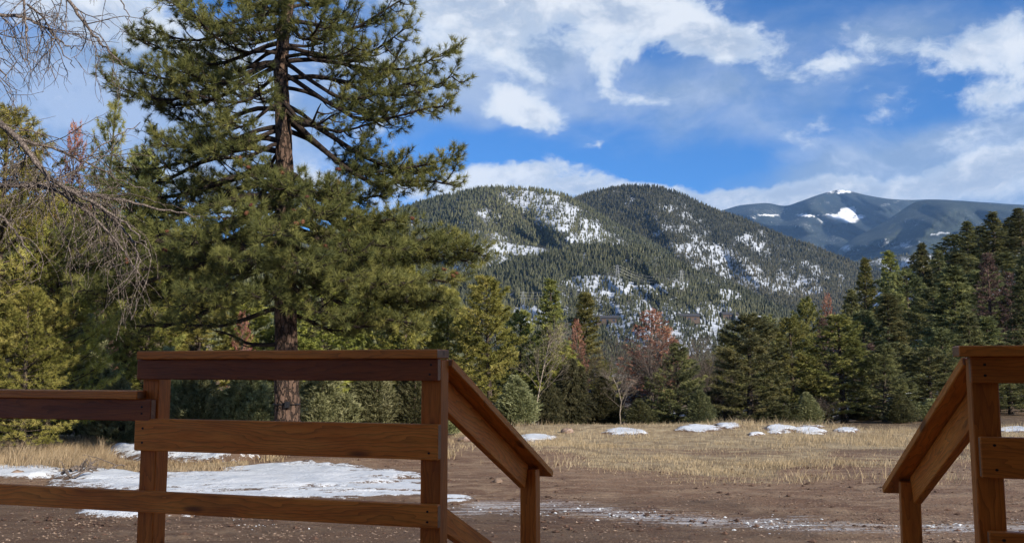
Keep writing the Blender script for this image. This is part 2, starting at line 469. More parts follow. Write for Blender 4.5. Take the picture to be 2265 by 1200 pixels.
def hill_mat(name, forest1, forest2, scale, snowc=(.46, .50, .56)):
    m, t, p, o = mat_new(name)
    g = t.new('ShaderNodeNewGeometry').outputs['Position']
    snow = t.new('ShaderNodeAttribute', attribute_name='snow').outputs['Fac']
    n1 = t.noise(g, scale, 6, .65); n2 = t.noise(g, scale * 9, 5, .7)
    c = t.mix(t.mapr(n1, .35, .65), forest1, forest2)
    c = t.mix(t.math('MULTIPLY', t.mapr(n2, .42, .62), .75), c, tuple(x * .4 for x in forest1))
    n6 = t.noise(t.mapping(g, scale=(1, 1, .35)), scale * 30, 4, .7)
    sv = t.math('MULTIPLY_ADD', t.math('SUBTRACT', n6, .5), 2.2, t.math('MULTIPLY_ADD', t.math('SUBTRACT', n2, .5), 1.8, t.math('MULTIPLY_ADD', t.math('SUBTRACT', n1, .5), .9, snow)))
    c = t.mix(t.mapr(sv, .40, .72), c, snowc)
    setc(t, p, c, .95)
    bump(t, p, t.math('ADD', n2, n1), .8, 1.2 / scale * .06)
    return m


# ------------------------------------------------------------------ terrain
ZG = -2.1
GX = [(1190, 1000, 3.0, .14), (1400, 952, 2.6, .16), (1220, 950, 2.0, .14), (1560, 952, 2.6, .10), (1680, 955, 2.2, .12), (1800, 955, 2.6, .10), (1080, 965, 1.6, .06)]


def gplane(px, py, z=ZG):
    r = rayv(px, py); k = z / r[..., 2]; return r[..., 0] * k, r[..., 1] * k


def ground_z(x, y):
    x = np.asarray(x, float); y = np.asarray(y, float)
    r = np.hypot(x, y)
    z = ZG + .22 * fbm(x * .11 + 3, y * .11, 3, 3) * sstep(r, 6, 20) + .05 * fbm(x * .7, y * .7, 5, 3) * sstep(r, 3, 9)
    for (px, py, rad, h) in GX:
        cx, cy = gplane(px, py); z = z + h * np.exp(-(((x - cx) / rad) ** 2 + ((y - cy) / (rad * .55)) ** 2))
    # small rise around the foot of the big pine
    z = z + .22 * np.exp(-(((x + 5.3) / 2.2) ** 2 + ((y - 21.8) / 1.8) ** 2))
    z = z - 1.0 * sstep(y, 33, 48) * sstep(x, -14, -6) * (1 - sstep(x - .36 * y, -3, 3)) - 8 * sstep(y, 60, 160) * (1 - sstep(x - .36 * y, -4, 6)) - 20 * sstep(r, 200, 900) - 25 * sstep(r, 900, 2000)
    q = np.maximum(x - .36 * y, 0) * np.maximum(y - 50, 0)
    z = z + 19 * (1 - np.exp(-q / 520)) * (1 - sstep(r, 200, 420)) + 3.0 * sstep(q, 0, 900) * fbm(x * .05, y * .05, 8, 3)
    ql = np.maximum(-x - .30 * y, 0) * np.maximum(y - 30, 0)
    z = z + 20 * (1 - np.exp(-ql / 600)) * (1 - sstep(r, 150, 400))
    return z


def ice_c(px): return np.interp(px, [560, 1000, 1250, 1500, 1960, 2265], [1150, 1118, 1122, 1150, 1166, 1166])


def build_ground():
    front = np.radians(np.arange(-42, 42.01, .22)); rest = np.radians(np.concatenate([np.arange(45, 316, 9)]))
    az = np.concatenate([front, rest])
    r = [1.0]
    while r[-1] < 60: r.append(r[-1] + max(.05, min(.6, r[-1] ** 2 / 4200 * 4.2)) + (0 if r[-1] < 45 else .5))
    while r[-1] < 11500: r.append(r[-1] * 1.06 + .4)
    r = np.array(r)
    A, R = np.meshgrid(az, r)
    X = R * np.sin(A); Y = R * np.cos(A); Z = ground_z(X, Y)
    P = np.stack([X, Y, Z], -1)
    px, py = proj(P); fr = (np.abs(A) < .75) & (Y > 3)
    n, k = X.shape
    grass = grass_mask(X, Y)
    ice = np.exp(-((py - ice_c(px)) / 24) ** 2) * sstep(px, 900, 1080) * fr * .95 + .45 * np.exp(-((py - 1140) / 20) ** 2) * sstep(px, 540, 650) * (1 - sstep(px, 1000, 1100)) * fr
    ice = ice + .75 * np.exp(-((py - 1088) / 16) ** 2 - ((px - 860) / 130) ** 2) * fr
    wood = sstep(Y, 30.5, 34) * .9
    snow = np.zeros_like(X)
    snow += sstep(fbm(X * .09, Y * .09, 21, 3), -.02, .12) * sstep(R, 40, 60) * .55
    snow += (.12 * sstep(px, 1800, 2000) + .8 * np.exp(-((px - 1995) / 55) ** 2)) * sstep(R, 50, 65) * fr
    trk = lambda c, w_: np.exp(-((py - c) / w_) ** 2)
    tread = (trk(ice_c(px) + 6, 7) + trk(ice_c(px) + 34, 7) + .7 * trk(ice_c(px) - 22, 5)) * fr * sstep(fbm(X * .5, Y * .5, 95, 3), -.15, .1)
    damp = fr * (.8 * sstep(py, 1060, 1130) * (1 - .4 * sstep(px, 1300, 1800)) + .5 * np.exp(-((py - 1000) / 16) ** 2) * (px > 1500) + .6 * np.exp(-((py - 1010) / 12) ** 2) * (px > 520) * (px < 900))
    # ruts
    rut = .05 * fbm(X * .5, Y * 3.2, 93, 3) * sstep(py, 1060, 1110) * fr
    P[..., 2] += rut
    i = np.arange(n - 1)[:, None] * k; j = np.arange(k)[None]; j2 = (j + 1) % k
    Fq = np.stack([i + j, i + k + j, i + k + j2, i + j2], -1).reshape(-1, 4)
    V = P.reshape(-1, 3); Fq = Fq[:, ::-1]
    # centre fan
    c = len(V); V = np.vstack([V, [[0, 0, ZG]]]); T = np.array([[c, (a + 1) % k, a] for a in range(k)])
    pad = lambda a: np.append(a.reshape(-1), 0)
    o = mkobj('ground', V, [Fq, T], M_GROUND, smooth=True, attrs=dict(grass=pad(grass), ice=pad(ice), snow=pad(snow), wood=pad(wood), tread=pad(tread), damp=pad(damp)))
    tag(o, kind='structure')


def grass_mask(x, y):
    z = np.full_like(np.asarray(x, float), ZG); px, py = proj(np.stack([x, y, z], -1))
    nf = fbm(x * .35, y * .8, 31, 4)
    g = np.zeros_like(px)
    # meadow in the middle and right: upper edge of the yard
    edge = np.interp(px, [980, 1100, 1200, 1350, 1500, 1700, 1750, 1850, 2265], [970, 985, 1010, 1040, 1058, 1066, 1040, 1010, 990])
    g = np.maximum(g, sstep(edge + 60 * nf - py, -14, 22) * (px > 1000))
    e2 = np.interp(px, [980, 1150, 1350, 1700, 1900, 2265], [985, 1008, 1045, 1078, 1050, 1030])
    g = np.maximum(g, (.40 + 1.0 * nf) * sstep(e2 - py + 130 * nf, -15, 45) * (px > 1000))
    dirt = np.exp(-(((px - 1560) / 300) ** 2 + ((py - 1000) / 14) ** 2)) * .55
    g = g - dirt * (px > 1200)
    gl = sstep(px, -200, -100) * (1 - sstep(px, 860, 1000)) * sstep(np.interp(px, [0, 250, 540, 560, 1000], [1040, 1045, 1040, 1010, 1010]) - py + 40 * nf, -8, 12)
    g = np.maximum(g, gl)
    return np.clip(g, 0, 1) * (np.abs(x) < 60) * sstep(y, 8, 12) * (1 - sstep(y, 33, 38))


build_ground()


# ------------------------------------------------------------------ distant hills
class Hill:
    def __init__(s, name, sky_pts, R, Fd, foot_y, mat, cols, rows=70, snow=(), amp=.12, seed=0, bulge=1.0, x0=None, x1=None, nf=1.0, spurs=(), nsn=1.0):
        xs = np.array([p[0] for p in sky_pts], float); ys = np.array([p[1] for p in sky_pts], float)
        px = np.linspace(xs[0], xs[-1], cols)
        # smooth skyline
        yy = np.interp(px, xs, ys); k = np.hanning(max(3, int(cols / len(xs) / 1.2))); k /= k.sum()
        yy = np.convolve(np.pad(yy, len(k), mode='edge'), k, 'same')[len(k):-len(k)]
        yy = yy + 3.0 * fbm(px / 60, px * 0, seed + 50, 4)
        t = np.linspace(0, 1, rows)
        PX, T = np.meshgrid(px, t)
        top = np.broadcast_to(yy, PX.shape)
        PY = foot_y + (top - foot_y) * T ** bulge
        D = Fd + (R - Fd) * T
        env = np.sin(np.pi * np.clip(T, 0, 1)) ** .7
        ridged = 1 - 2 * np.abs(fbm(PX / 150 * nf + T * 1.5, T * 2.2 + PX / 400, seed, 4)) * 2
        D = D * (1 + amp * env * (ridged - .6) + amp * .5 * env * fbm(PX / 45 * nf, T * 7, seed + 9, 3))
        for (x_0, t_0, x_1, t_1, wd, a) in spurs:      # a spur pushes the slope towards the valley
            cx = np.interp(T, sorted([t_0, t_1]), [x_0, x_1] if t_0 < t_1 else [x_1, x_0])
            m = np.exp(-((PX - cx) / wd) ** 2) * sstep(T, min(t_0, t_1) - .15, min(t_0, t_1) + .02) * (1 - sstep(T, max(t_0, t_1) - .02, max(t_0, t_1) + .15))
            D = D * (1 - a * m)
        P = at(PX, PY, D)
        s.P, s.PX, s.PY, s.T = P, PX, PY, T
        sn = np.zeros_like(PX)
        for (cx, cy, rx, ry, ang, w) in snow:
            a = math.radians(ang); dx = PX - cx; dy = PY - cy
            u = (dx * math.cos(a) + dy * math.sin(a)) / rx; v = (-dx * math.sin(a) + dy * math.cos(a)) / ry
            sn = np.maximum(sn, w * (1 - sstep(np.hypot(u, v), .55, 1.15)))
        sn = np.clip(sn * .85 + 1.5 * fbm(PX / 22, PY / 14, seed + 3, 5) * (sn > .02) + 1.3 * np.maximum(fbm(PX / 34, PY / 26, seed + 13, 4) + .05, 0) * nsn, 0, 1)
        s.snow = sn
        # back side
        back = P[-1].copy(); nrm = back / np.linalg.norm(back, axis=1)[:, None]
        b1 = back + nrm * (R * .15); b1[:, 2] = back[:, 2] * .8; b2 = back + nrm * (R * .6); b2[:, 2] = -60
        Pa = np.concatenate([P, b1[None], b2[None]]); Sa = np.concatenate([sn, sn[-1:] * 0, sn[-1:] * 0])
        n, k = Pa.shape[:2]
        i = np.arange(n - 1)[:, None] * k; j = np.arange(k - 1)[None]
        Fq = np.stack([i + j, i + j + 1, i + k + j + 1, i + k + j], -1).reshape(-1, 4)
        o = mkobj(name, Pa.reshape(-1, 3), Fq, mat, smooth=True, attrs=dict(snow=Sa.reshape(-1)))
        tag(o, kind='structure')

    def find(s, px, py):
        c = np.argmin(np.abs(s.PX[0] - px)); r = np.argmin(np.abs(s.PY[:, c] - py)); return s.P[r, c]


FOREST = {}


def hill_forest(h, n, hpx, wpx, seed, name, mat, keep=.5, tmin=.03, dens=None):
    """conifers standing on hill h: jagged small real trees, hpx tall in photo pixels"""
    r = np.random.default_rng(seed)
    rows, cols = h.PX.shape
    c = r.random(n) * (cols - 1.01); t = r.random(n)
    t = np.where(r.random(n) < .05, 1 - .012 * r.random(n), t)
    ri = np.clip(t, tmin, .9999) * (rows - 1)
    i = ri.astype(int); i = np.minimum(i, rows - 2); fi = (ri - i)[:, None]; j = c.astype(int); fj = (c - j)[:, None]
    P = (h.P[i, j] * (1 - fj) + h.P[i, j + 1] * fj) * (1 - fi) + (h.P[i + 1, j] * (1 - fj) + h.P[i + 1, j + 1] * fj) * fi
    sn = h.snow[i, j]
    px, py = proj(P)
    clump = fbm(px / 14, py / 9, seed + 2, 3)
    pk = np.where(sn > .42, 1.2 * keep * (1.25 - .75 * np.clip(sn, 0, 1)) + 1.1 * np.maximum(clump, 0), 1.0 - .6 * np.clip(sn, 0, 1))
    ok = r.random(n) < pk
    P = P[ok]; n = len(P)
    Dst = P[:, 1]
    H = hpx / F_PX * Dst * (.55 + .75 * r.random(n)); W = wpx / F_PX * Dst * .5 * (.6 + .8 * r.random(n))
    k = 4; th0 = r.random(n) * 6.28
    verts = []
    for (z, w_) in [(0.03, 1.0), (.5, .62)]:
        for a in range(k):
            th = th0 + a * 2 * math.pi / k + (.6 if z > .3 else 0)
            jr = .6 + .8 * r.random(n)
            verts.append(np.stack([P[:, 0] + np.cos(th) * W * w_ * jr, P[:, 1] + np.sin(th) * W * w_ * jr, P[:, 2] + H * (z + .10 * (r.random(n) - .5))], -1))
    verts.append(P + np.stack([0 * H, 0 * H, H], -1))
    V = np.stack(verts, 1); m = V.shape[1]
    fc = []
    for a in range(k):
        b = (a + 1) % k
        fc += [[a, b, k + b], [a, k + b, k + a], [k + a, k + b, 2 * k]]
    fc = np.array(fc); Fa = (fc[None] + (np.arange(n) * m)[:, None, None]).reshape(-1, 3)
    tint = np.repeat(np.clip(.40 + 1.0 * fbm(P[:, 0] / 160, P[:, 1] / 160, seed, 3) + .5 * (r.random(n) - .5), 0, 1), m)
    o = mkobj(name, V.reshape(-1, 3), Fa, mat, attrs=dict(tint=tint)); tag(o, label=None, kind='stuff')
    return o


HM = hill_mat('hill_floor', (.030, .032, .022), (.060, .058, .038), .012)
HMD = hill_mat('haze_blue_mountain_forest', (.012, .022, .026), (.036, .048, .044), .0022, (.85, .88, .92))  # forest tone pushed bluer and darker in place of thicker haze
HMM = hill_mat('far_forest_ridge', (.018, .028, .026), (.036, .048, .036), .004)

far_m = Hill('far_mountain', [(1380, 520), (1500, 492), (1590, 466), (1640, 452), (1700, 448), (1737, 458), (1790, 437), (1830, 424), (1862, 418), (1900, 428), (1940, 436), (1990, 442), (2080, 441), (2300, 455), (2500, 462)],
              9500, 6500, 640, HMD, 380, 60, nsn=.3, amp=.15, seed=11, bulge=.9, nf=.8,
              snow=[(1860, 422, 34, 7, 0, .95), (1850, 484, 46, 11, 3, 1.35), (1872, 476, 26, 17, -35, 1.3), (1800, 477, 42, 3.0, 3, 1.0), (1905, 478, 20, 6, -10, .7), (1960, 452, 40, 3, -14, .55),
                    (1690, 476, 36, 2.0, 0, .6)],
              spurs=[(1760, .2, 1790, .95, 40, .10), (2000, .1, 1960, .9, 60, .12), (1640, .1, 1660, .9, 35, .08)])
Hill('far_ridge_east', [(1780, 600), (1840, 566), (1880, 530), (1930, 506), (1990, 470), (2020, 446), (2060, 440), (2130, 446), (2265, 456), (2400, 462), (2500, 470)],
     6800, 4200, 640, HMM, 260, 50, nsn=.3, amp=.12, seed=14, nf=.9,
     snow=[(2080, 516, 26, 2.2, -4, .85), (1840, 545, 26, 6, -50, .7), (1960, 540, 120, 12, -5, .42)], spurs=[(1960, .1, 2100, .9, 40, .12)])
Hill('far_ridge_west', [(1480, 520), (1560, 474), (1600, 468), (1650, 487), (1720, 515), (1790, 548), (1850, 572), (1950, 600)],
     5200, 3600, 660, HMM, 160, 40, nsn=.3, amp=.12, seed=15, snow=[(1660, 490, 60, 6, 18, .35), (1720, 500, 20, 4, 20, .4)])
lowr = Hill('far_low_ridge', [(1780, 640), (1850, 590), (1900, 577), (1980, 566), (2060, 560), (2150, 554), (2300, 548), (2500, 560)],
            3200, 2200, 720, HM, 180, 40, amp=.1, seed=16, snow=[(2000, 590, 200, 26, -4, .62)])
FAR = [(lowr, 4200, 7, 3.2, 160)]
hB = Hill('hill_east', [(1000, 520), (1150, 480), (1230, 455), (1275, 440), (1310, 427), (1370, 415), (1440, 413), (1490, 424), (1540, 447), (1590, 470), (1650, 489), (1720, 520), (1800, 548), (1880, 580), (1960, 612), (2080, 650)],
          2300, 1250, 770, HM, 420, 110, amp=.05, seed=22, bulge=.95,
          snow=[(1590, 570, 150, 42, 24, .62), (1700, 560, 110, 14, 30, .62), (1640, 520, 40, 8, 20, .5), (1560, 540, 60, 10, 20, .45), (1500, 470, 60, 10, 20, .3), (1720, 620, 110, 30, 10, .6), (1820, 600, 60, 14, 20, .6), (1770, 640, 60, 20, 0, .5)],
          spurs=[(1600, .05, 1460, .95, 70, .045), (1790, .1, 1620, .8, 60, .035)])
hA = Hill('hill_west', [(560, 560), (700, 510), (800, 486), (870, 468), (930, 450), (1000, 430), (1060, 418), (1130, 416), (1200, 421), (1245, 432), (1290, 455), (1350, 492), (1420, 530), (1500, 572), (1580, 612), (1680, 655), (1760, 690)],
          1750, 1050, 800, HM, 480, 110, amp=.05, seed=33, bulge=.95,
          snow=[(1250, 485, 150, 38, 27, .66), (1160, 450, 90, 14, 25, .5), (1080, 478, 36, 20, 20, .72), (1070, 520, 60, 12, 10, .42), (1140, 552, 90, 14, 8, 1.2), (1060, 560, 90, 26, 10, .5), (1210, 566, 60, 8, 0, .7),
                (920, 490, 50, 10, 0, .4), (1080, 600, 100, 26, 10, .5), (1170, 680, 40, 26, 20, .95), (1380, 520, 50, 22, 30, .5)],
          spurs=[(1280, .2, 1230, .9, 60, .04), (1040, .2, 1060, .9, 60, .04)])
hC = Hill('foothill', [(900, 640), (1000, 612), (1100, 590), (1200, 566), (1290, 548), (1380, 543), (1440, 556), (1500, 585), (1560, 612), (1640, 645), (1700, 672), (1760, 702), (1840, 730)],
          1150, 640, 835, HM, 360, 100, amp=.08, seed=44, bulge=.95,
          snow=[(1340, 634, 85, 24, 4, 1.8), (1425, 640, 60, 12, 2, 1.6), (1280, 625, 30, 18, 0, 1.2), (1490, 632, 50, 8, 0, 1.1), (1615, 652, 34, 12, 18, 1.7), (1590, 700, 60, 40, 10, .8), (1420, 700, 200, 44, 0, .62), (1480, 735, 200, 30, 0, .6),
                (1170, 700, 40, 26, 0, 1.5), (1360, 718, 60, 8, 0, .9), (1530, 770, 160, 20, 0, .8), (1250, 660, 60, 24, 0, .4)])
hL = Hill('hill_left', [(-500, 400), (-200, 430), (0, 452), (200, 486), (400, 530), (600, 566), (800, 600), (950, 650), (1020, 700)],
          520, 260, 860, HM, 240, 60, amp=.08, seed=55, snow=[(300, 640, 300, 60, 0, .4)])
o = hill_forest(hL, 9000, 34, 13, 205, 'forest', L_HILL, dens=None); tag(o, 'forested slope glimpsed through the gaps under the big pine at left', 'forest')
o = hill_forest(hB, 33000, 9.5, 3.8, 202, 'forest', L_HILL); tag(o, 'dense dark conifer forest with snow between the trunks on the taller eastern hill', 'forest')
o = hill_forest(hA, 34000, 10, 4.0, 201, 'forest', L_HILL); tag(o, 'conifer forest on the broad western hill with a bright snowy slope right of its top', 'forest')
o = hill_forest(hC, 17000, 13.5, 5.0, 203, 'forest', L_HILL); tag(o, 'conifer forest on the low foothill around the snowy clearing and houses', 'forest')
o = hill_forest(lowr, 6000, 6, 2.8, 204, 'forest', L_HILL); tag(o, 'thin distant conifer forest on the low snowy ridge below the blue mountain', 'forest')

# haze: one closed box of pale even air round everything
mh = bpy.data.materials.new('valley_air'); mh.use_nodes = True; th = NT(mh.node_tree); th.n.clear()
ho = th.new('ShaderNodeOutputMaterial'); hv = th.new('ShaderNodeVolumePrincipled')
hv.inputs['Color'].default_value = (.30, .56, 1.0, 1); hv.inputs['Density'].default_value = HAZE_D = 0.000031
hv.inputs['Anisotropy'].default_value = 0.0
th.l.new(hv.outputs[0], ho.inputs['Volume'])
hz = Acc(); hz.box((-15000, -13500, -120), (15000, 17500, 2300))
# bottom must clear the lowest ground
o = hz.obj('haze', mh); tag(o, 'thin blue valley haze', 'haze', kind='stuff')


# ------------------------------------------------------------------ snow lying on the ground
def snow_patch(name, ells, mat, h=.10, seed=0, step=.09, edge=.5, label=None, cat=None, kind=None):
    pxs = [e[0] - e[2] * 1.3 for e in ells] + [e[0] + e[2] * 1.3 for e in ells]
    pys = [max(e[1] - e[3] * 1.5, 925) for e in ells] + [e[1] + e[3] * 1.5 for e in ells]
    cs = [gplane(a, b) for a in (min(pxs), max(pxs)) for b in (min(pys), max(pys))]
    x0, x1 = min(c[0] for c in cs), max(c[0] for c in cs); y0, y1 = min(c[1] for c in cs) - 2.5, min(max(c[1] for c in cs) + 1, 37)
    nx = min(420, int((x1 - x0) / step) + 2); ny = min(300, int((y1 - y0) / step) + 2)
    X, Y = np.meshgrid(np.linspace(x0, x1, nx), np.linspace(y0, y1, ny))
    G = ground_z(X, Y); px, py = proj(np.stack([X, Y, G], -1))
    f = np.full_like(X, -9.)
    for (cx, cy, rx, ry) in ells: f = np.maximum(f, 1 - np.hypot((px - cx) / rx, (py - cy) / ry))
    keep = f > -.55
    f = f + edge * .8 * fbm(X * 1.1, Y * 1.6, seed, 5) + edge * 1.0 * fbm(X * .45, Y * 2.6, seed + 11, 5) + .5 * edge * fbm(X * 5, Y * 7, seed + 3, 3)
    Hh = h * np.where(f > 0, np.clip(f * 3.0, 0, 1) ** .6, np.clip(f * 3, -1, 0)) + np.where(f > 0, h * 1.6 * (fbm(X * 1.6, Y * 1.6, seed + 7, 5)) * np.clip(f * 4, 0, 1), 0)
    Z = G + Hh + .008
    P = np.stack([X, Y, Z], -1)
    idx = np.arange(nx * ny).reshape(ny, nx)
    q = np.stack([idx[:-1, :-1], idx[:-1, 1:], idx[1:, 1:], idx[1:, :-1]], -1).reshape(-1, 4)
    kq = keep.reshape(-1)[q].all(1); q = q[kq]
    TH = np.clip(f * 1.7, -.5, 1.1);
    used = np.unique(q); mp = np.full(nx * ny, -1); mp[used] = np.arange(len(used))
    c = P.reshape(-1, 3)[used].mean(0); c[2] = ZG
    o = mkobj(name, P.reshape(-1, 3)[used] - c, mp[q], mat, smooth=True, loc=c, attrs=dict(thick=TH.reshape(-1)[used]))
    tag(o, label, cat, kind=kind); return o


snow_patch('snow', [(600, 1064, 330, 26), (640, 1048, 190, 20), (330, 1072, 200, 13), (780, 1052, 150, 8)], M_SNOW, 1.0 * .06, 1, .07, .75, kind='structure')
snow_patch('snow', [(850, 1080, 120, 15), (740, 1092, 200, 10), (900, 1066, 70, 6), (480, 1090, 280, 16), (300, 1098, 160, 8)], M_SNOWD, .028, 2, .06, 1.0, kind='structure')
snow_patch('snow', [(290, 1133, 120, 10), (240, 1128, 60, 6), (390, 1136, 60, 5)], M_SNOW, .05, 3, .06, .6, kind='structure')
snow_patch('snow', [(995, 1100, 50, 5), (1010, 1109, 34, 3.5)], M_SNOW, .03, 4, .05, .5, kind='structure')
snow_patch('snow', [(20, 1046, 120, 13), (230, 1054, 110, 10), (-80, 1050, 90, 15)], M_SNOW, .08, 5, .08, .5, kind='structure')
snow_patch('snow', [(370, 1006, 130, 14), (480, 1010, 90, 10)], M_SNOW, .20, 6, .09, .35, kind='structure')
G_SN = 'mounds of old snow along the edge of the meadow'
for k, (ells, lab) in enumerate([
        ([(1188, 970, 40, 8)], 'small low mound of old snow just right of the left stair handrail'),
        ([(1385, 956, 50, 8)], 'oval snow mound on the meadow below the rust coloured pine'),
        ([(1540, 947, 60, 7)], 'long snow mound in front of the bushy dark pine in the middle'),
        ([(1610, 941, 26, 7)], 'small tall snow heap behind the right end of the long mound'),
        ([(1672, 960, 26, 4)], 'thin flat sliver of snow in front of the paired snow mounds'),
        ([(1722, 949, 32, 9)], 'left of the paired snow mounds under the bright tipped pine'),
        ([(1792, 951, 38, 8)], 'right of the paired snow mounds under the bright tipped pine'),
        ([(1872, 952, 26, 4)], 'low faint snow strip in the grass between snow mounds and right handrail'),
        ([(1062, 969, 30, 5)], 'snow scrap seen under the left stair handrail beside a pinkish stone'),
        ([(2245, 951, 40, 5)], 'snow strip behind the right railing at the edge of the photo')]):
    o = snow_patch('snow_mound', ells, M_SNOW, .06, 20 + k, .06, 1.0, label=lab, cat='snow'); o['group'] = G_SN


# ------------------------------------------------------------------ grass, gravel
def blades(xs, ys, h, w, seed, lean=.35):
    r = np.random.default_rng(seed); n = len(xs); z = ground_z(xs, ys)
    a = r.random(n) * 6.28; L = np.stack([np.cos(a), np.sin(a)], -1) * (h * lean * r.random(n) ** .7)[:, None]
    L[:, 0] += h * .12
    b = r.random(n) * 6.28; wx = np.cos(b) * w; wy = np.sin(b) * w
    B = np.stack([xs, ys, z - .02], -1)
    mid = B + np.stack([L[:, 0] * .35, L[:, 1] * .35, h * .55], -1); tip = B + np.stack([L[:, 0], L[:, 1], h * .97], -1)
    W = np.stack([wx, wy, wx * 0], -1)
    V = np.stack([B - W, B + W, mid + W * .7, mid - W * .7, tip], 1).reshape(-1, 3)
    i = np.arange(n)[:, None] * 5
    return V, (i + np.array([[0, 1, 2, 3]])), (i + np.array([[3, 2, 4]])), n


def scatter(n, x0, x1, y0, y1, seed, f):
    r = np.random.default_rng(seed); PXs = x0 + r.random(n) * (x1 - x0); PYs = y0 + r.random(n) * (y1 - y0)
    x, y = gplane(PXs, PYs); x = x + .3 * (r.random(n) - .5); y = y + .3 * (r.random(n) - .5)
    ok = r.random(n) < f(x, y, PXs, PYs); return x[ok], y[ok], r


def clumpf(x, y, s=1.2, seed=61): return sstep(fbm(x * s, y * s, seed, 3), -.10, .22)


xs, ys, r = scatter(230000, 1000, 2300, 936, 1075, 5, lambda x, y, a, b: np.clip(grass_mask(x, y) * (.18 + .82 * clumpf(x, y, .8)) * .62, 0, 1))
h = (.05 + .15 * r.random(len(xs)) + .18 * r.random(len(xs)) ** 6) * (.45 + .9 * clumpf(xs, ys, .35, 77)); V, Q, T, n = blades(xs, ys, h, .003 + .004 * r.random(len(xs)), 6, .8)
o = mkobj('grass', V, [Q, T], L_STRAW, attrs=dict(tint=np.repeat(np.clip(.5 + .5 * fbm(xs * .8, ys * .8, 71, 3) + .5 * (r.random(n) - .5), 0, 1), 5)))
tag(o, 'dry straw coloured grass over the meadow between the yard and the trees', 'grass', kind='stuff')
xs, ys, r = scatter(60000, -150, 560, 985, 1046, 15, lambda x, y, a, b: np.clip(grass_mask(x, y) * (.25 + .75 * clumpf(x, y)) * .75, 0, 1) * (((a - 390) / 160) ** 2 + ((b - 1010) / 13) ** 2 > 1))
pxg, _ = proj(np.stack([xs, ys, 0 * xs + ZG], -1))
h = (.25 + .40 * r.random(len(xs))) * (1 - .62 * sstep(pxg, 210, 290)) * (.6 + .7 * clumpf(xs, ys, .45, 77)); V, Q, T, n = blades(xs, ys, h, .004 + .004 * r.random(len(xs)), 16, .7)
o = mkobj('grass', V, [Q, T], L_STRAW, attrs=dict(tint=np.repeat(np.clip(.4 + .5 * fbm(xs * .8, ys * .8, 71, 3) + .5 * (r.random(n) - .5), 0, 1), 5)))
tag(o, 'tall dry tangled grass left of the big pine behind the snow', 'grass', kind='stuff')
xs, ys, r = scatter(26000, 560, 1010, 960, 1030, 25, lambda x, y, a, b: np.clip(clumpf(x, y) * .55 * (b < 1018 + 14 * (a < 620)), 0, 1))
h = (.10 + .18 * r.random(len(xs))); V, Q, T, n = blades(xs, ys, h, .005 + .004 * r.random(len(xs)), 26, .6)
o = mkobj('grass', V, [Q, T], L_STRAW, attrs=dict(tint=np.repeat(np.clip(.25 + .5 * (r.random(n)), 0, 1), 5)))
tag(o, 'short dry grass and needle litter around the foot of the big pine', 'grass', kind='stuff')

M_STONE = plain('gravel_stone', (.20, .145, .11), .9, 0, .45, 5)
M_PINK = plain('pinkish_stone', (.26, .19, .155), .85, 0, .3, 6)


def stones(xs, ys, s, seed):
    r = np.random.default_rng(seed); n = len(xs); z = ground_z(xs, ys)
    base = np.array([[1, 0, 0], [0, 1, 0], [-1, 0, 0], [0, -1, 0], [0, 0, 1], [0, 0, -1]], float)
    V = base[None] * s[:, None, None] * (.55 + .9 * r.random((n, 6, 1))) * np.array([1.3, 1.0, .6]) + np.stack([xs, ys, z + s * .2], -1)[:, None]
    T = np.array([[0, 1, 4], [1, 2, 4], [2, 3, 4], [3, 0, 4], [1, 0, 5], [2, 1, 5], [3, 2, 5], [0, 3, 5]])
    return V.reshape(-1, 3), (T[None] + (np.arange(n) * 6)[:, None, None]).reshape(-1, 3)


xs, ys, r = scatter(5200, 520, 2300, 1084, 1190, 45, lambda x, y, a, b: np.exp(-((b - ice_c(a)) / 15) ** 2) * np.clip(.25 + 3 * fbm(x * 1.2, y * 2.5, 97, 3), 0, 1))
V, F = stones(xs, ys, .005 + .017 * r.random(len(xs)) ** 2.5, 46)
o = mkobj('snow_crumbs', V, F, M_SNOWB, attrs=dict(thick=np.full(len(V), 1.2))); tag(o, 'crumbs of frozen slush left along the wheel tracks in the yard', 'slush', kind='stuff')
M_CLOD = plain('dark_clod', (.085, .05, .036), .95, 0, .4, 5)
xs, ys, r = scatter(2600, -60, 2330, 1010, 1215, 47, lambda x, y, a, b: .2 + .8 * clumpf(x, y, 1.1, 98))
V, F = stones(xs, ys, .012 + .035 * r.random(len(xs)) ** 4, 48)
o = mkobj('clods', V, F, M_CLOD); tag(o, 'dark clods and bits of bark on the bare dirt yard', 'earth', kind='stuff')
xs, ys, r = scatter(16000, -60, 2330, 1015, 1215, 35, lambda x, y, a, b: .35 + .65 * clumpf(x, y, .8, 91))
V, F = stones(xs, ys, .006 + .016 * r.random(len(xs)) ** 3, 36)
o = mkobj('gravel', V, F, M_STONE); tag(o, 'loose pale gravel and clods scattered over the brown dirt yard', 'gravel', kind='stuff')


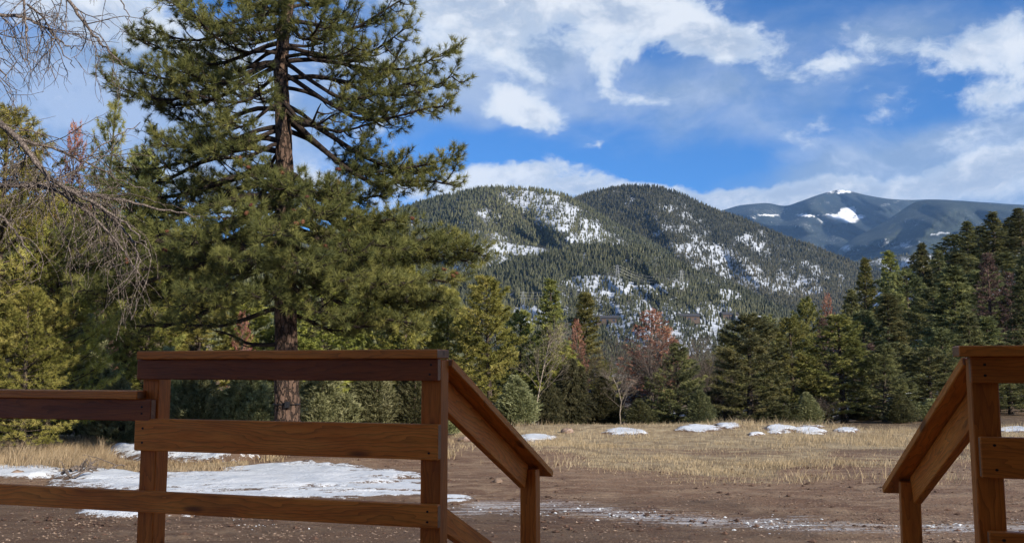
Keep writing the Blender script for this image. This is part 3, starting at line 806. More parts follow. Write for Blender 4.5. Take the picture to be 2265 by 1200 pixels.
def rock(name, px, py, size, mat, label, seed):
    x, y = gplane(px, py); r = np.random.default_rng(seed)
    n = 10; m = 6; th = np.arange(n) * 2 * math.pi / n; ph = np.linspace(-1.2, 1.5, m)
    V = np.array([[math.cos(a) * math.cos(p) * size[0], math.sin(a) * math.cos(p) * size[1], math.sin(p) * size[2]] for p in ph for a in th])
    V *= (.78 + .44 * r.random((len(V), 1)))
    Q = [[i * n + j, i * n + (j + 1) % n, (i + 1) * n + (j + 1) % n, (i + 1) * n + j] for i in range(m - 1) for j in range(n)]
    V = np.vstack([V, [[0, 0, size[2] * 1.02]], [[0, 0, -size[2]]]])
    T = [[(m - 1) * n + j, (m - 1) * n + (j + 1) % n, m * n] for j in range(n)] + [[(j + 1) % n, j, m * n + 1] for j in range(n)]
    o = mkobj(name, V, [np.array(Q), np.array(T)], mat, loc=(x, y, float(ground_z(x, y)) + size[2] * .45))
    tag(o, label, 'stone'); return o


rock('rock', 1032, 972, (.24, .16, .09), M_PINK, 'pinkish flat stone beside the snow scrap under the left handrail', 1)
rock('rock', 1102, 1068, (.085, .06, .05), M_STONE, 'small dark clod on bare dirt in the angle of the left stair rail', 2)
rock('rock', 1255, 958, (.22, .15, .10), M_PINK, 'grey pink stone right of the first snow mound', 3)
rock('rock', 38, 1052, (.16, .12, .09), M_STONE, 'dark rounded stone lying in snow at the far left', 4)

# ------------------------------------------------------------------ fallen logs in the snow at left
def fallen(px0, py0, px1, py1, rad, seed, label):
    r = np.random.default_rng(seed); x0, y0 = gplane(px0, py0); x1, y1 = gplane(px1, py1)
    n = 12; s = np.linspace(0, 1, n); P = np.stack([x0 + (x1 - x0) * s, y0 + (y1 - y0) * s, 0 * s], -1)
    P[:, 1] += .12 * np.sin(s * 5 + seed); P[:, 2] = ground_z(P[:, 0], P[:, 1]) + rad * .8 + .10 + .05 * np.sin(s * 9)
    a = Acc(); a.tube(P, rad * (1 - .55 * s), 7, .3)
    for k in range(5):
        i = r.integers(2, n - 1); d = np.array([r.normal() * .5, r.normal() * .4, .25 + .3 * r.random()])
        a.tube([P[i], P[i] + d * .35, P[i] + d * .6 + [0, 0, -.05]], [rad * .4, rad * .25, .004], 4)
    o = a.obj('fallen_branch', M_DEADW, smooth=True); tag(o, label, 'log', 'dead branches lying in the snow'); return o


fallen(150, 1056, 215, 1050, .05, 1, 'longest grey dead branch lying across the snow at lower left')
fallen(130, 1062, 200, 1060, .035, 2, 'thin dark dead branch just below the long grey one in the snow')
fallen(185, 1052, 270, 1046, .03, 3, 'bent dead branch at the right end of the branch pile in the snow')

# ------------------------------------------------------------------ railing (own frame: s along, t away, z up)
PHI = math.atan(F_PX / 6487.0)
U = np.array([math.cos(PHI), -math.sin(PHI), 0]); Vv = np.array([math.sin(PHI), math.cos(PHI), 0]); P0 = at(968.5, 975, 3.8); P0[2] = 0


def W(s, t, z): return P0 + U * s + Vv * t + np.array([0, 0, z])


def s_at(px, t=0.0):
    """s where a vertical line on the plane t shows at photo column px (eye height)"""
    k = (px - CX) / F_PX * 1 / math.cos(PITCH)
    q = P0 + Vv * t; k = (px - CX) / F_PX * math.cos(PITCH)  # depth along view axis ~ y*cos at eye height
    return (k * q[1] - q[0]) / (U[0] - k * U[1])


def beam(name, a, b, wy, wz, mat, parent, up=(0, 0, 1), bev=.0035, screws=(), endmat=None):
    """bevelled board from point a to b (centre line), wy thick sideways, wz tall; own local frame with X along"""
    a = np.array(a, float); b = np.array(b, float); L = np.linalg.norm(b - a); X = (b - a) / L
    Y = np.cross(np.array(up, float), X); Y /= np.linalg.norm(Y); Z = np.cross(X, Y)
    hy, hz_ = wy / 2, wz / 2; c = bev
    ring = [(-hy + c, -hz_), (hy - c, -hz_), (hy, -hz_ + c), (hy, hz_ - c), (hy - c, hz_), (-hy + c, hz_), (-hy, hz_ - c), (-hy, -hz_ + c)]
    V = []; 
    xs = [-L / 2, -L / 2 + c] + list(np.linspace(-L / 2, L / 2, 7)[1:-1]) + [L / 2 - c, L / 2]
    r = np.random.default_rng(abs(hash(name)) % 1000 + int(L * 1000) % 977)
    for i, x in enumerate(xs):
        k = 1 - (c / hy if i in (0, len(xs) - 1) else 0); k2 = 1 - (c / hz_ if i in (0, len(xs) - 1) else 0)
        dy, dz = (r.random(2) - .5) * .0018
        V += [(x, y * k + dy, z * k2 + dz) for (y, z) in ring]
    V = np.array(V); n = len(xs)
    Q = [[i * 8 + j, i * 8 + (j + 1) % 8, (i + 1) * 8 + (j + 1) % 8, (i + 1) * 8 + j] for i in range(n - 1) for j in range(8)]
    me = bpy.data.meshes.new(name)
    faces = [tuple(reversed(q)) for q in Q] + [tuple(range(8)), tuple(reversed([(n - 1) * 8 + j for j in range(8)]))]
    me.from_pydata([tuple(v) for v in V], [], faces); me.materials.append(mat)
    if endmat:
        me.materials.append(endmat); me.polygons[len(Q)].material_index = 1; me.polygons[len(Q) + 1].material_index = 1
    bm_fix(me)
    o = bpy.data.objects.new(name, me); COL.objects.link(o)
    M = Matrix(((X[0], Y[0], Z[0], 0), (X[1], Y[1], Z[1], 0), (X[2], Y[2], Z[2], 0), (0, 0, 0, 1)))
    M.translation = Vector((a + b) / 2)
    if parent: o.parent = parent; M = parent_inv(parent) @ M
    o.matrix_local = M
    for (sx, sz) in screws:      # sx metres from the b end (or a end if negative), sz up from centre, on the camera face
        side = -1 if (Y @ Vv) > 0 else 1
        sc = Acc(); x = (L / 2 - sx) if sx > 0 else (-L / 2 - sx)
        y = side * (hy - .0005); k = 8; th = np.arange(k) * 2 * math.pi / k
        Vs = np.array([(x + math.cos(t_) * .0064, y, sz + math.sin(t_) * .0056) for t_ in th] + [(x + math.cos(t_) * .0056, y + side * .0012, sz + math.sin(t_) * .0048) for t_ in th])
        sc.add(Vs, [[j, (j + 1) % k, k + (j + 1) % k, k + j] for j in range(k)]); sc.add(np.vstack([Vs[k:], Vs[k:].mean(0)]), [[j, (j + 1) % k, k] for j in range(k)])
        so = sc.obj('screw', M_SCREW, o)
    return o


def bm_fix(me):
    import bmesh
    bm = bmesh.new(); bm.from_mesh(me); bmesh.ops.recalc_face_normals(bm, faces=bm.faces); bm.to_mesh(me); bm.free()


def parent_inv(p):
    return p.matrix_basis.inverted()


PW = .089; BT = .038
DECK_Z = -1.06


def rail(par, s0, s1, z0, z1, mat, name='rail', screws=(), t=0.0):
    return beam(name, W(s0, t + BT / 2, (z0 + z1) / 2), W(s1, t + BT / 2, (z0 + z1) / 2), BT, z1 - z0, mat, par, screws=screws, endmat=M_END)


def post(par, s_right=None, s_left=None, t=BT, ztop=.04, zbot=None, mat=M_POST):
    s = (s_right - PW / 2) if s_right is not None else s_left + PW / 2
    c = W(s, t + PW / 2 + .001, 0)
    zb = float(ground_z(c[0], c[1])) - .05 if zbot is None else zbot
    return beam('post', W(s, t + PW / 2 + .001, zb), W(s, t + PW / 2 + .001, ztop), PW, PW, mat, par, up=tuple(Vv))


# left railing
LR = empty('deck_railing', tuple(W(0, .05, DECK_Z)))
tag(LR, 'left deck railing with a lower side section and a stair handrail descending to the right', 'railing')
sR = 0.0; sL = s_at(303)
sP2 = s_at(352.5, BT)      # right front edge of second post
post(LR, s_right=s_at(975.5, BT)); post(LR, s_right=sP2)
beam('cap_rail', W(s_at(301, -.02), .048, .0625), W(sR + .002, .048, .0625), .14, .038, M_CAP, LR, endmat=M_END)
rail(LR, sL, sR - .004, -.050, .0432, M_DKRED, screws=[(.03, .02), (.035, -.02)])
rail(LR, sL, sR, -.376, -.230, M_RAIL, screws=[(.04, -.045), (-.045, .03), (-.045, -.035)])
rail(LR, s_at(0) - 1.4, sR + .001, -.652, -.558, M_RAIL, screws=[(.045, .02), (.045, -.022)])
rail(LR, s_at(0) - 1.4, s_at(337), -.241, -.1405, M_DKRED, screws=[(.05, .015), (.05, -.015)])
beam('cap_rail', W(s_at(0) - 1.4, .048, -.121), W(s_at(306, -.02), .048, -.121), .14, .038, M_CAP, LR, endmat=M_END)
post(LR, s_right=s_at(0) - 1.2, ztop=-.142)
# left stair handrail
SL = s_at(992) - .045 + .083       # centre line of the handrail
SLOPE = .445


def stair_rail(par, sc0, sc1, side, tend=1.52):
    t0 = BT + PW + .004
    zc0 = .030
    SCF = lambda t: sc0 + (sc1 - sc0) * (t - t0) / (1.55 - t0)
    f = lambda t, dz: W(SCF(t), t, zc0 - SLOPE * (t - t0) + dz)
    beam('stair_cap_rail', f(t0, -.004), f(tend, -.004), .135, .036, M_CAP, par, endmat=M_END)
    tp = 1.28
    beam('stair_rail', f(t0, -.100) - U * side * .024, f(tp, -.100) - U * side * .024, BT, .13, M_RAIL, par, endmat=M_END)
    sc = SCF(tp)
    zb = float(ground_z(*W(sc, tp + .045, 0)[:2])) - .05
    zt = zc0 - SLOPE * (tp + .045 - t0) - .045
    beam('post', W(sc, tp + .048, zb), W(sc, tp + .048, zt), PW, PW, M_POST, par, up=tuple(Vv))
    g = lambda t, dz: W(SCF(t) - side * .024, t, zc0 - SLOPE * (t - t0) + dz)
    beam('stair_rail', g(t0, -.64), g(tp, -.64), BT, .10, M_RAIL, par, endmat=M_END)


stair_rail(LR, SL - .135, SL - .05, 1)
# right railing
RR = empty('deck_railing', tuple(W(2.05, .05, DECK_Z)))
tag(RR, 'right deck railing at the photo edge with stair handrail going down to the left', 'railing')
sr = s_at(2146, BT)
post(RR, s_left=sr)
beam('cap_rail', W(s_at(2123, -.02), .048, .0625), W(sr + 2.6, .048, .0625), .14, .038, M_CAP, RR, endmat=M_END)
rail(RR, s_at(2147), sr + 2.6, -.050, .0432, M_POST, screws=[(-.045, .018), (-.045, -.02)])
rail(RR, s_at(2159), sr + 2.6, -.376, -.236, M_POST, screws=[(-.045, .042), (-.048, -.042)])
rail(RR, s_at(2168), sr + 2.6, -.652, -.558, M_POST, screws=[(-.045, .02)])
post(RR, s_left=sr + 2.4)
stair_rail(RR, sr + .0445 + .01, sr + .0445 - .155, -1, 1.58)

# deck and stairs (below the frame), then an added unseen house and porch roof that shade the railing
dk = empty('deck', tuple(W(0, -2, DECK_Z))); tag(dk, kind='structure')
for i in range(38):
    t0 = -5.0 + i * .14
    if t0 > .16: break
    beam('deck_board', W(-5.0, t0 + .066, DECK_Z - .02), W(7.0, t0 + .066, DECK_Z - .02), .132, .036, M_DECK, dk)
for t in (-4.8, -2.4, .12):
    beam('joist', W(-5.0, t, DECK_Z - .14), W(7.0, t, DECK_Z - .14), .04, .19, M_DECK, dk)
st = empty('stairs', tuple(W(1, .7, ZG))); tag(st, kind='structure')
for i in range(5):
    beam('stair_tread', W(.06, .36 + i * .28, DECK_Z - .17 * (i + 1)), W(1.96, .36 + i * .28, DECK_Z - .17 * (i + 1)), .27, .04, M_DECK, st)
for s in (.03, 1.99):
    beam('stringer', W(s, .2, DECK_Z - .16), W(s, 1.75, DECK_Z - 1.06), .04, .22, M_DECK, st)
cb = empty('sun_blocker', tuple(W(1, -8, ZG))); tag(cb, kind='structure')  # added out of view so its porch roof keeps sun off the railing
Mr = np.eye(4); Mr[:3, 0] = U; Mr[:3, 1] = Vv; Mr[:3, 3] = P0 - np.array(cb.location) * np.array([1, 1, 1])
a = Acc(); a.box((-2.6, -12, ZG - .3), (11, -5.2, 1.9), Mr); a.obj('wall', M_BLOCKER_WALL, cb)
a = Acc()
ro = [(-3, -1.0, 1.80), (11, -1.0, 1.80), (11, -7.5, 4.6), (-3, -7.5, 4.6), (11, -13.5, 1.7), (-3, -13.5, 1.7)]
Vr = np.array(ro + [(x, y, z + .18) for x, y, z in ro], float) @ Mr[:3, :3].T + Mr[:3, 3]
a.add(Vr[:6], [[0, 3, 2, 1], [3, 5, 4, 2]]); a.obj('bounce_soffit', M_BOUNCE_SOFFIT, cb)
a = Acc()
a.add(Vr, [[6, 7, 8, 9], [9, 8, 10, 11], [0, 1, 7, 6], [1, 2, 8, 7], [2, 4, 10, 8], [4, 5, 11, 10], [5, 3, 9, 11], [3, 0, 6, 9]])
a.obj('roof', M_BLOCKER_ROOF, cb)
# added sun blocker right of the view, shaped as a house wing
cw = empty('sun_blocker_wing', (10, 2, ZG)); tag(cw, kind='structure')
o_ = np.array([10, 2, ZG]); a = Acc(); a.box((-3.4, -7, -.3), (4, -.4, 5.6)); a.obj('wall', M_BLOCKER_WALL, cw)
a = Acc(); a.add([[-3.9, -7.5, 5.5], [4.5, -7.5, 5.5], [4.5, 0, 5.5], [-3.9, 0, 5.5], [.3, -7.5, 5.8], [.3, 0, 5.8]], [[0, 4, 5, 3], [1, 2, 5, 4], [0, 3, 2, 1]])
a.add([[-3.9, -7.5, 5.5], [4.5, -7.5, 5.5], [.3, -7.5, 5.8], [-3.9, 0, 5.5], [4.5, 0, 5.5], [.3, 0, 5.8]], [[0, 1, 2], [4, 3, 5]]); a.obj('roof', M_BLOCKER_ROOF, cw)
for k in range(3):
    a = Acc(); a.box((-3.46, -6 + 2.2 * k, 1.6), (-3.38, -4.9 + 2.2 * k, 3.0)); a.obj('window', M_HGLASS, cw)
for s in (-2.6, 6.0):
    beam('blocker_post', W(s, -1.4, ZG), W(s, -1.4, 1.85), .15, .15, M_BLOCKER_WALL, cb, up=tuple(Vv))


# ------------------------------------------------------------------ foliage and trees
def tufts(P, D, L, w, K, seed, spread=.9, along=.5, tint=None):
    """K needles round each point P, pointing along D"""
    r = np.random.default_rng(seed); n = len(P); D = norm(D)
    L = np.broadcast_to(L, (n,))
    rd = r.normal(size=(n, K, 3)); rd = norm(rd)
    nd = norm(D[:, None] * (1 - .35 * r.random((n, K, 1))) + rd * spread)
    base = P[:, None] + D[:, None] * (along * L[:, None, None] * (r.random((n, K, 1)) - .6))
    ln = L[:, None, None] * (.65 + .45 * r.random((n, K, 1)))
    tip = base + nd * ln
    sd_ = norm(np.cross(nd, r.normal(size=(n, K, 3)))) * w
    V = np.stack([base - sd_, base + sd_, tip], 2).reshape(-1, 3)
    F = np.arange(n * K * 3).reshape(-1, 3)
    if tint is None: tint = r.random(n)
    tt = np.clip(np.repeat(tint, K) + .25 * (r.random(n * K) - .5), 0, 1)
    return V, F, np.repeat(tt, 3)


def trunk_mesh(pts, rad, k=10, jag=.12, mat=M_BARK2):
    a = Acc(); a.tube(pts, rad, k, jag); return a


def pine_meshes(seed, H=8.0, R=1.8, h0=.12, nb=90, K=12, NL=.17, nw=.009, mat=L_MID, bark=M_BARK2, profile='pine', sparse=1.0, twigk=3, per=15, rise=.25, sprd=.85):
    """unit builder: returns (trunk mesh, crown mesh); crown = needles + twigs of many limbs"""
    r = np.random.default_rng(seed)
    zs = np.linspace(0, H, 14); bend = np.cumsum(r.normal(size=(14, 2)) * .012 * H / 8, 0)
    tp = np.column_stack([bend, zs]); tr_ = .0165 * H * (1 - zs / H) ** .8 + .012; tr_[0] *= 1.35
    A = Acc(); A.tube(tp, tr_, 8, .12)
    TP = []; TD = []; TT = []
    lobes = r.random((9, 3)) * [6.28, 1, 1]
    for i in range(nb):
        f = h0 + (1 - h0) * ((i + r.random()) / nb) ** .9
        if f > .985: continue
        az = i * 2.399 + r.normal() * .5
        if profile == 'pine': w = min(1, (1 - f) * 1.9 + .06) ** .8 * (.75 + .25 * min(1, (f - h0) / .15 + .3))
        elif profile == 'spruce': w = (1 - f) ** .85 + .05
        else: w = min(1, (1 - f) * 2.6 + .15) * (.5 + .5 * min(1, (f - h0) / .3 + .2))
        lob = 0
        for (la, lf, lw) in lobes: lob += math.exp(-((((az - la + 3.14159) % 6.28318 - 3.14159) / .9) ** 2 + ((f - lf) / .12) ** 2)) * (lw - .35)
        ln = R * w * (.62 + .38 * r.random() + .5 * lob)
        if ln < .12: ln = .12
        base = np.array([np.interp(f * H, zs, tp[:, 0]), np.interp(f * H, zs, tp[:, 1]), f * H])
        el = (-.15 + .75 * f) if profile != 'spruce' else (-.28 + .6 * f)
        d = np.array([math.cos(az), math.sin(az), 0]); n = 7; s = np.linspace(0, 1, n)
        cur = rise * s ** 2 * ln
        side = np.array([-d[1], d[0], 0])
        P = base + d * (s * ln)[:, None] * math.cos(el) + side * (.12 * ln * np.sin(s * 3 + r.random() * 6) * s)[:, None]
        P[:, 2] += s * ln * math.sin(el) + cur
        A.tube(P, .012 * H / 8 * (1.6 * (1 - s) * (ln / R + .35) + .25), 4)
        m = max(3, int(per * sparse * (ln / R + .25)))
        ss = .22 + .78 * r.random(m) ** .75; ss[0] = 1.0
        B = np.stack([np.interp(ss, s, P[:, c]) for c in range(3)], -1)
        lat = r.normal(size=m) * (.20 * ln * (1.15 - ss) + .06 * H / 8)
        off = side * lat[:, None]; off[:, 2] += (np.abs(r.normal(size=m)) * .05 + .02) * H / 8 + .04 * (r.random(m) - .5)
        Q = B + off + d * (np.abs(lat) * .5)[:, None]
        TP.append(Q); dd = norm(d * .8 + side * np.sign(lat)[:, None] * .5 + np.array([0, 0, .45]) + r.normal(size=(m, 3)) * .25); TD.append(dd)
        TT.append(np.clip(.45 + .25 * r.normal() + .12 * r.normal(size=m), 0, 1))
        if twigk:
            for q in range(0, m, twigk): A.tube([B[q], (B[q] + Q[q]) / 2 + [0, 0, -.01], Q[q]], .006 * H / 8, 3)
    # leader
    m = int(10 * sparse) + 3; zt = H * (1 - .10 * r.random(m)); TP.append(np.column_stack([np.interp(zt, zs, tp[:, 0]), np.interp(zt, zs, tp[:, 1]), zt])); TD.append(norm(np.column_stack([r.normal(size=(m, 2)) * .4, np.ones(m)]))); TT.append(np.full(m, .6))
    V, F, tint = tufts(np.concatenate(TP), np.concatenate(TD), NL, nw, K, seed + 5, sprd, .5, np.concatenate(TT))
    return A.mesh('trunk', bark, True), mkmesh('crown', V, F, mat, attrs=dict(tint=tint))


def juniper_meshes(seed, H=3.5, R=1.3, n=1500, K=9, mat=L_JUN, droop=False, cone=.5):
    r = np.random.default_rng(seed)
    A = Acc(); tops = []
    ns = 7
    cols = []
    for i in range(ns):
        a = i * 2.4 + r.random(); rr = R * .45 * math.sqrt(r.random()) if i else 0; hh = H * ((.55 + .4 * r.random()) if i else 1.0)
        cols.append((math.cos(a) * rr, math.sin(a) * rr, hh, R * (.38 + .25 * r.random())))
        A.tube([[math.cos(a) * .05, math.sin(a) * .05, 0], [math.cos(a) * rr * .6, math.sin(a) * rr * .6, hh * .4], [math.cos(a) * rr, math.sin(a) * rr, hh * .93]], [.05 * H / 3.5, .035 * H / 3.5, .008], 5, .2)
    TP = []; TD = []; TT = []
    for (cx, cy, hh, cr) in cols:
        m = int(n / ns); z = r.random(m) ** .85; th = r.random(m) * 6.28
        prof = np.where(z < .25, .65 + 1.4 * z, 1.0 - ((z - .25) / .75) ** 1.5 * (1 - .10)) * (1 if cone < .6 else 1)
        lump = 1 + .62 * (vnoise(th * 1.6 + cx * 9, z * 7, seed) - .5) * 2
        rad = cr * prof * lump * (.55 + .45 * r.random(m) ** .5)
        P = np.column_stack([cx + np.cos(th) * rad, cy + np.sin(th) * rad, .06 * H + z * hh * .95])
        D = np.column_stack([np.cos(th), np.sin(th), (np.full(m, .9) if not droop else np.full(m, -.7))])
        TP.append(P); TD.append(D); TT.append(np.clip(.5 + .9 * (vnoise(th * 2.2, z * 9, seed + 4) - .5) + .1 * r.normal(size=m), 0, 1))
    V, F, tint = tufts(np.concatenate(TP), np.concatenate(TD), .15 * H / 3.5 * (1.5 if droop else 1), (.016) * H / 3.5, K, seed + 5, .55, 1.0, np.concatenate(TT))
    return A.mesh('trunk', M_TWIG, True), mkmesh('crown', V, F, mat, attrs=dict(tint=tint))


def bare_meshes(seed, H=4.0, mat=M_PALEW, stems=1, spread=.45, depth=4, r0=.035, upr=.6):
    r = np.random.default_rng(seed); A = Acc(); B = Acc()
    def grow(p, d, L, rad, dep):
        n = 5; pts = [p]
        for i in range(n - 1):
            d = norm(d + r.normal(size=3) * .13 + np.array([0, 0, .05 * upr])); pts.append(pts[-1] + d * L / (n - 1))
        (A if dep == depth else B).tube(pts, np.linspace(rad, rad * .55 if dep > 0 else .0025, n), 6 if dep == depth else 3)
        if dep <= 0: return
        nc = {4: 16, 3: 7, 2: 4, 1: 3}.get(dep, 3)
        for c in range(nc):
            f = .28 + .72 * (c + r.random()) / nc; q = np.array(pts); b = np.array([np.interp(f * (n - 1), range(n), q[:, k]) for k in range(3)])
            side = norm(np.cross(d, r.normal(size=3))); nd = norm(d * (1 - spread * .4) + side * (spread + .25) + np.array([0, 0, .15]))
            grow(b, nd, L * (.42 + .18 * r.random()) * (1.15 - .55 * f), rad * .42, dep - 1)
    for s in range(stems):
        a = r.random() * 6.28; o = np.array([math.cos(a), math.sin(a), 0]) * (.12 * s)
        grow(o, norm(np.array([math.cos(a) * .12 * (stems > 1), math.sin(a) * .12 * (stems > 1), 1.0])), H * (1 - .15 * r.random() * (s > 0)), r0 * H / 4, depth)
    return A.mesh('trunk', mat, True), B.mesh('crown', mat, True)


PROTO = {}
def proto(kind, i, fn): PROTO.setdefault(kind, []).append(fn)
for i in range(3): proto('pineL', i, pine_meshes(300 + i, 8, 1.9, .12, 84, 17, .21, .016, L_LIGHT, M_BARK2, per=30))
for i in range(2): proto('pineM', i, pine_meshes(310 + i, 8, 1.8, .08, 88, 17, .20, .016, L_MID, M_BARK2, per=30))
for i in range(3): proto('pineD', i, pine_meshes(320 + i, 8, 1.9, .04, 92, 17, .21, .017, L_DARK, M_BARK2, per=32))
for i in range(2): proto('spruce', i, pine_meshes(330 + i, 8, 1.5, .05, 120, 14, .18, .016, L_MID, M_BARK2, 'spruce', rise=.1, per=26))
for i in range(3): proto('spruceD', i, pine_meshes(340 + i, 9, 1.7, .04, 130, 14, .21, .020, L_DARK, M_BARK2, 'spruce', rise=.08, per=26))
for i in range(2): proto('near', i, pine_meshes(350 + i, 8, 2.4, .08, 130, 24, .18, .0085, L_LIGHT, M_BARK2, per=27, sprd=.8))
proto('nearM', 0, pine_meshes(356, 8, 2.2, .08, 130, 22, .18, .0095, L_MID, M_BARK2, per=26, sprd=.8))
proto('young', 0, pine_meshes(357, 7, 1.4, .2, 56, 26, .19, .0075, L_MID, M_BARK2, per=15, sprd=.8, rise=.4))
for i in range(2): proto('rust', i, pine_meshes(360 + i, 7, 1.5, .25, 72, 10, .15, .015, L_RUST, M_DEADW, 'pine', 1, 1, 17, .3))
for i in range(2): proto('brown', i, pine_meshes(364 + i, 9, 1.9, .04, 130, 8, .17, .014, L_BROWN, M_TWIG, 'spruce', 1, 1, 22, .1))
for i in range(3): proto('jun', i, juniper_meshes(370 + i, 3.5, 1.35, 4200, 9, L_JUN))
for i in range(2): proto('junD', i, juniper_meshes(376 + i, 3.5, 1.3, 3600, 9, L_JUND))
for i in range(2): proto('junW', i, juniper_meshes(379 + i, 3.5, 1.1, 3400, 9, L_JUND, True))
for i in range(2): proto('bare', i, bare_meshes(380 + i, 4, M_PALEW))
for i in range(2): proto('twiggy', i, bare_meshes(384 + i, 4, M_DEADW, 3, .35, 4, .022))
SIZE = dict(pineL=(8, 1.9), pineM=(8, 1.8), pineD=(8, 1.9), spruce=(8, 1.5), spruceD=(9, 1.7), near=(8, 2.4), nearM=(8, 2.2), young=(7, 1.4), rust=(7, 1.5), brown=(9, 1.9), jun=(3.5, 1.35), junD=(3.5, 1.3), junW=(3.5, 1.1), bare=(4.1, 1.15), twiggy=(4.1, 1.2))
NAMES = dict(pineL='pine_tree', pineM='pine_tree', pineD='pine_tree', spruce='fir_tree', spruceD='fir_tree', near='pine_tree', nearM='pine_tree', young='pine_tree', rust='dead_pine', brown='dead_pine', jun='juniper_bush', junD='juniper_bush', junW='juniper_bush', bare='bare_tree', twiggy='bare_shrub')
CATS = dict(jun='bush', junD='bush', junW='bush', twiggy='shrub')
tcount = {}


def tree(kind, px, top, D, wpx, label, group=None, var=None, zb=None):
    i = tcount.get(kind, 0); tcount[kind] = i + 1
    ms = PROTO[kind][(i if var is None else var) % len(PROTO[kind])]
    x, _, ztop = at(px, top, D); z0 = float(ground_z(x, D)) - .04 if zb is None else zb
    H0, R0 = SIZE[kind]; sz = (ztop - z0) / H0; sx = wpx / F_PX * D / 2 / R0
    e = empty(NAMES[kind], (x, D, z0), (i * 2.39 + px) % 6.28); e.rotation_euler[0] = .035 * math.sin(i * 7.1 + px); e.rotation_euler[1] = .035 * math.cos(i * 5.3 + px)
    tag(e, label, CATS.get(kind, 'tree'), group)
    for nm, me in zip(('trunk', 'crown'), ms):
        o = bpy.data.objects.new(nm, me); COL.objects.link(o); o.parent = e; o.scale = (sx, sx, sz)
    return e


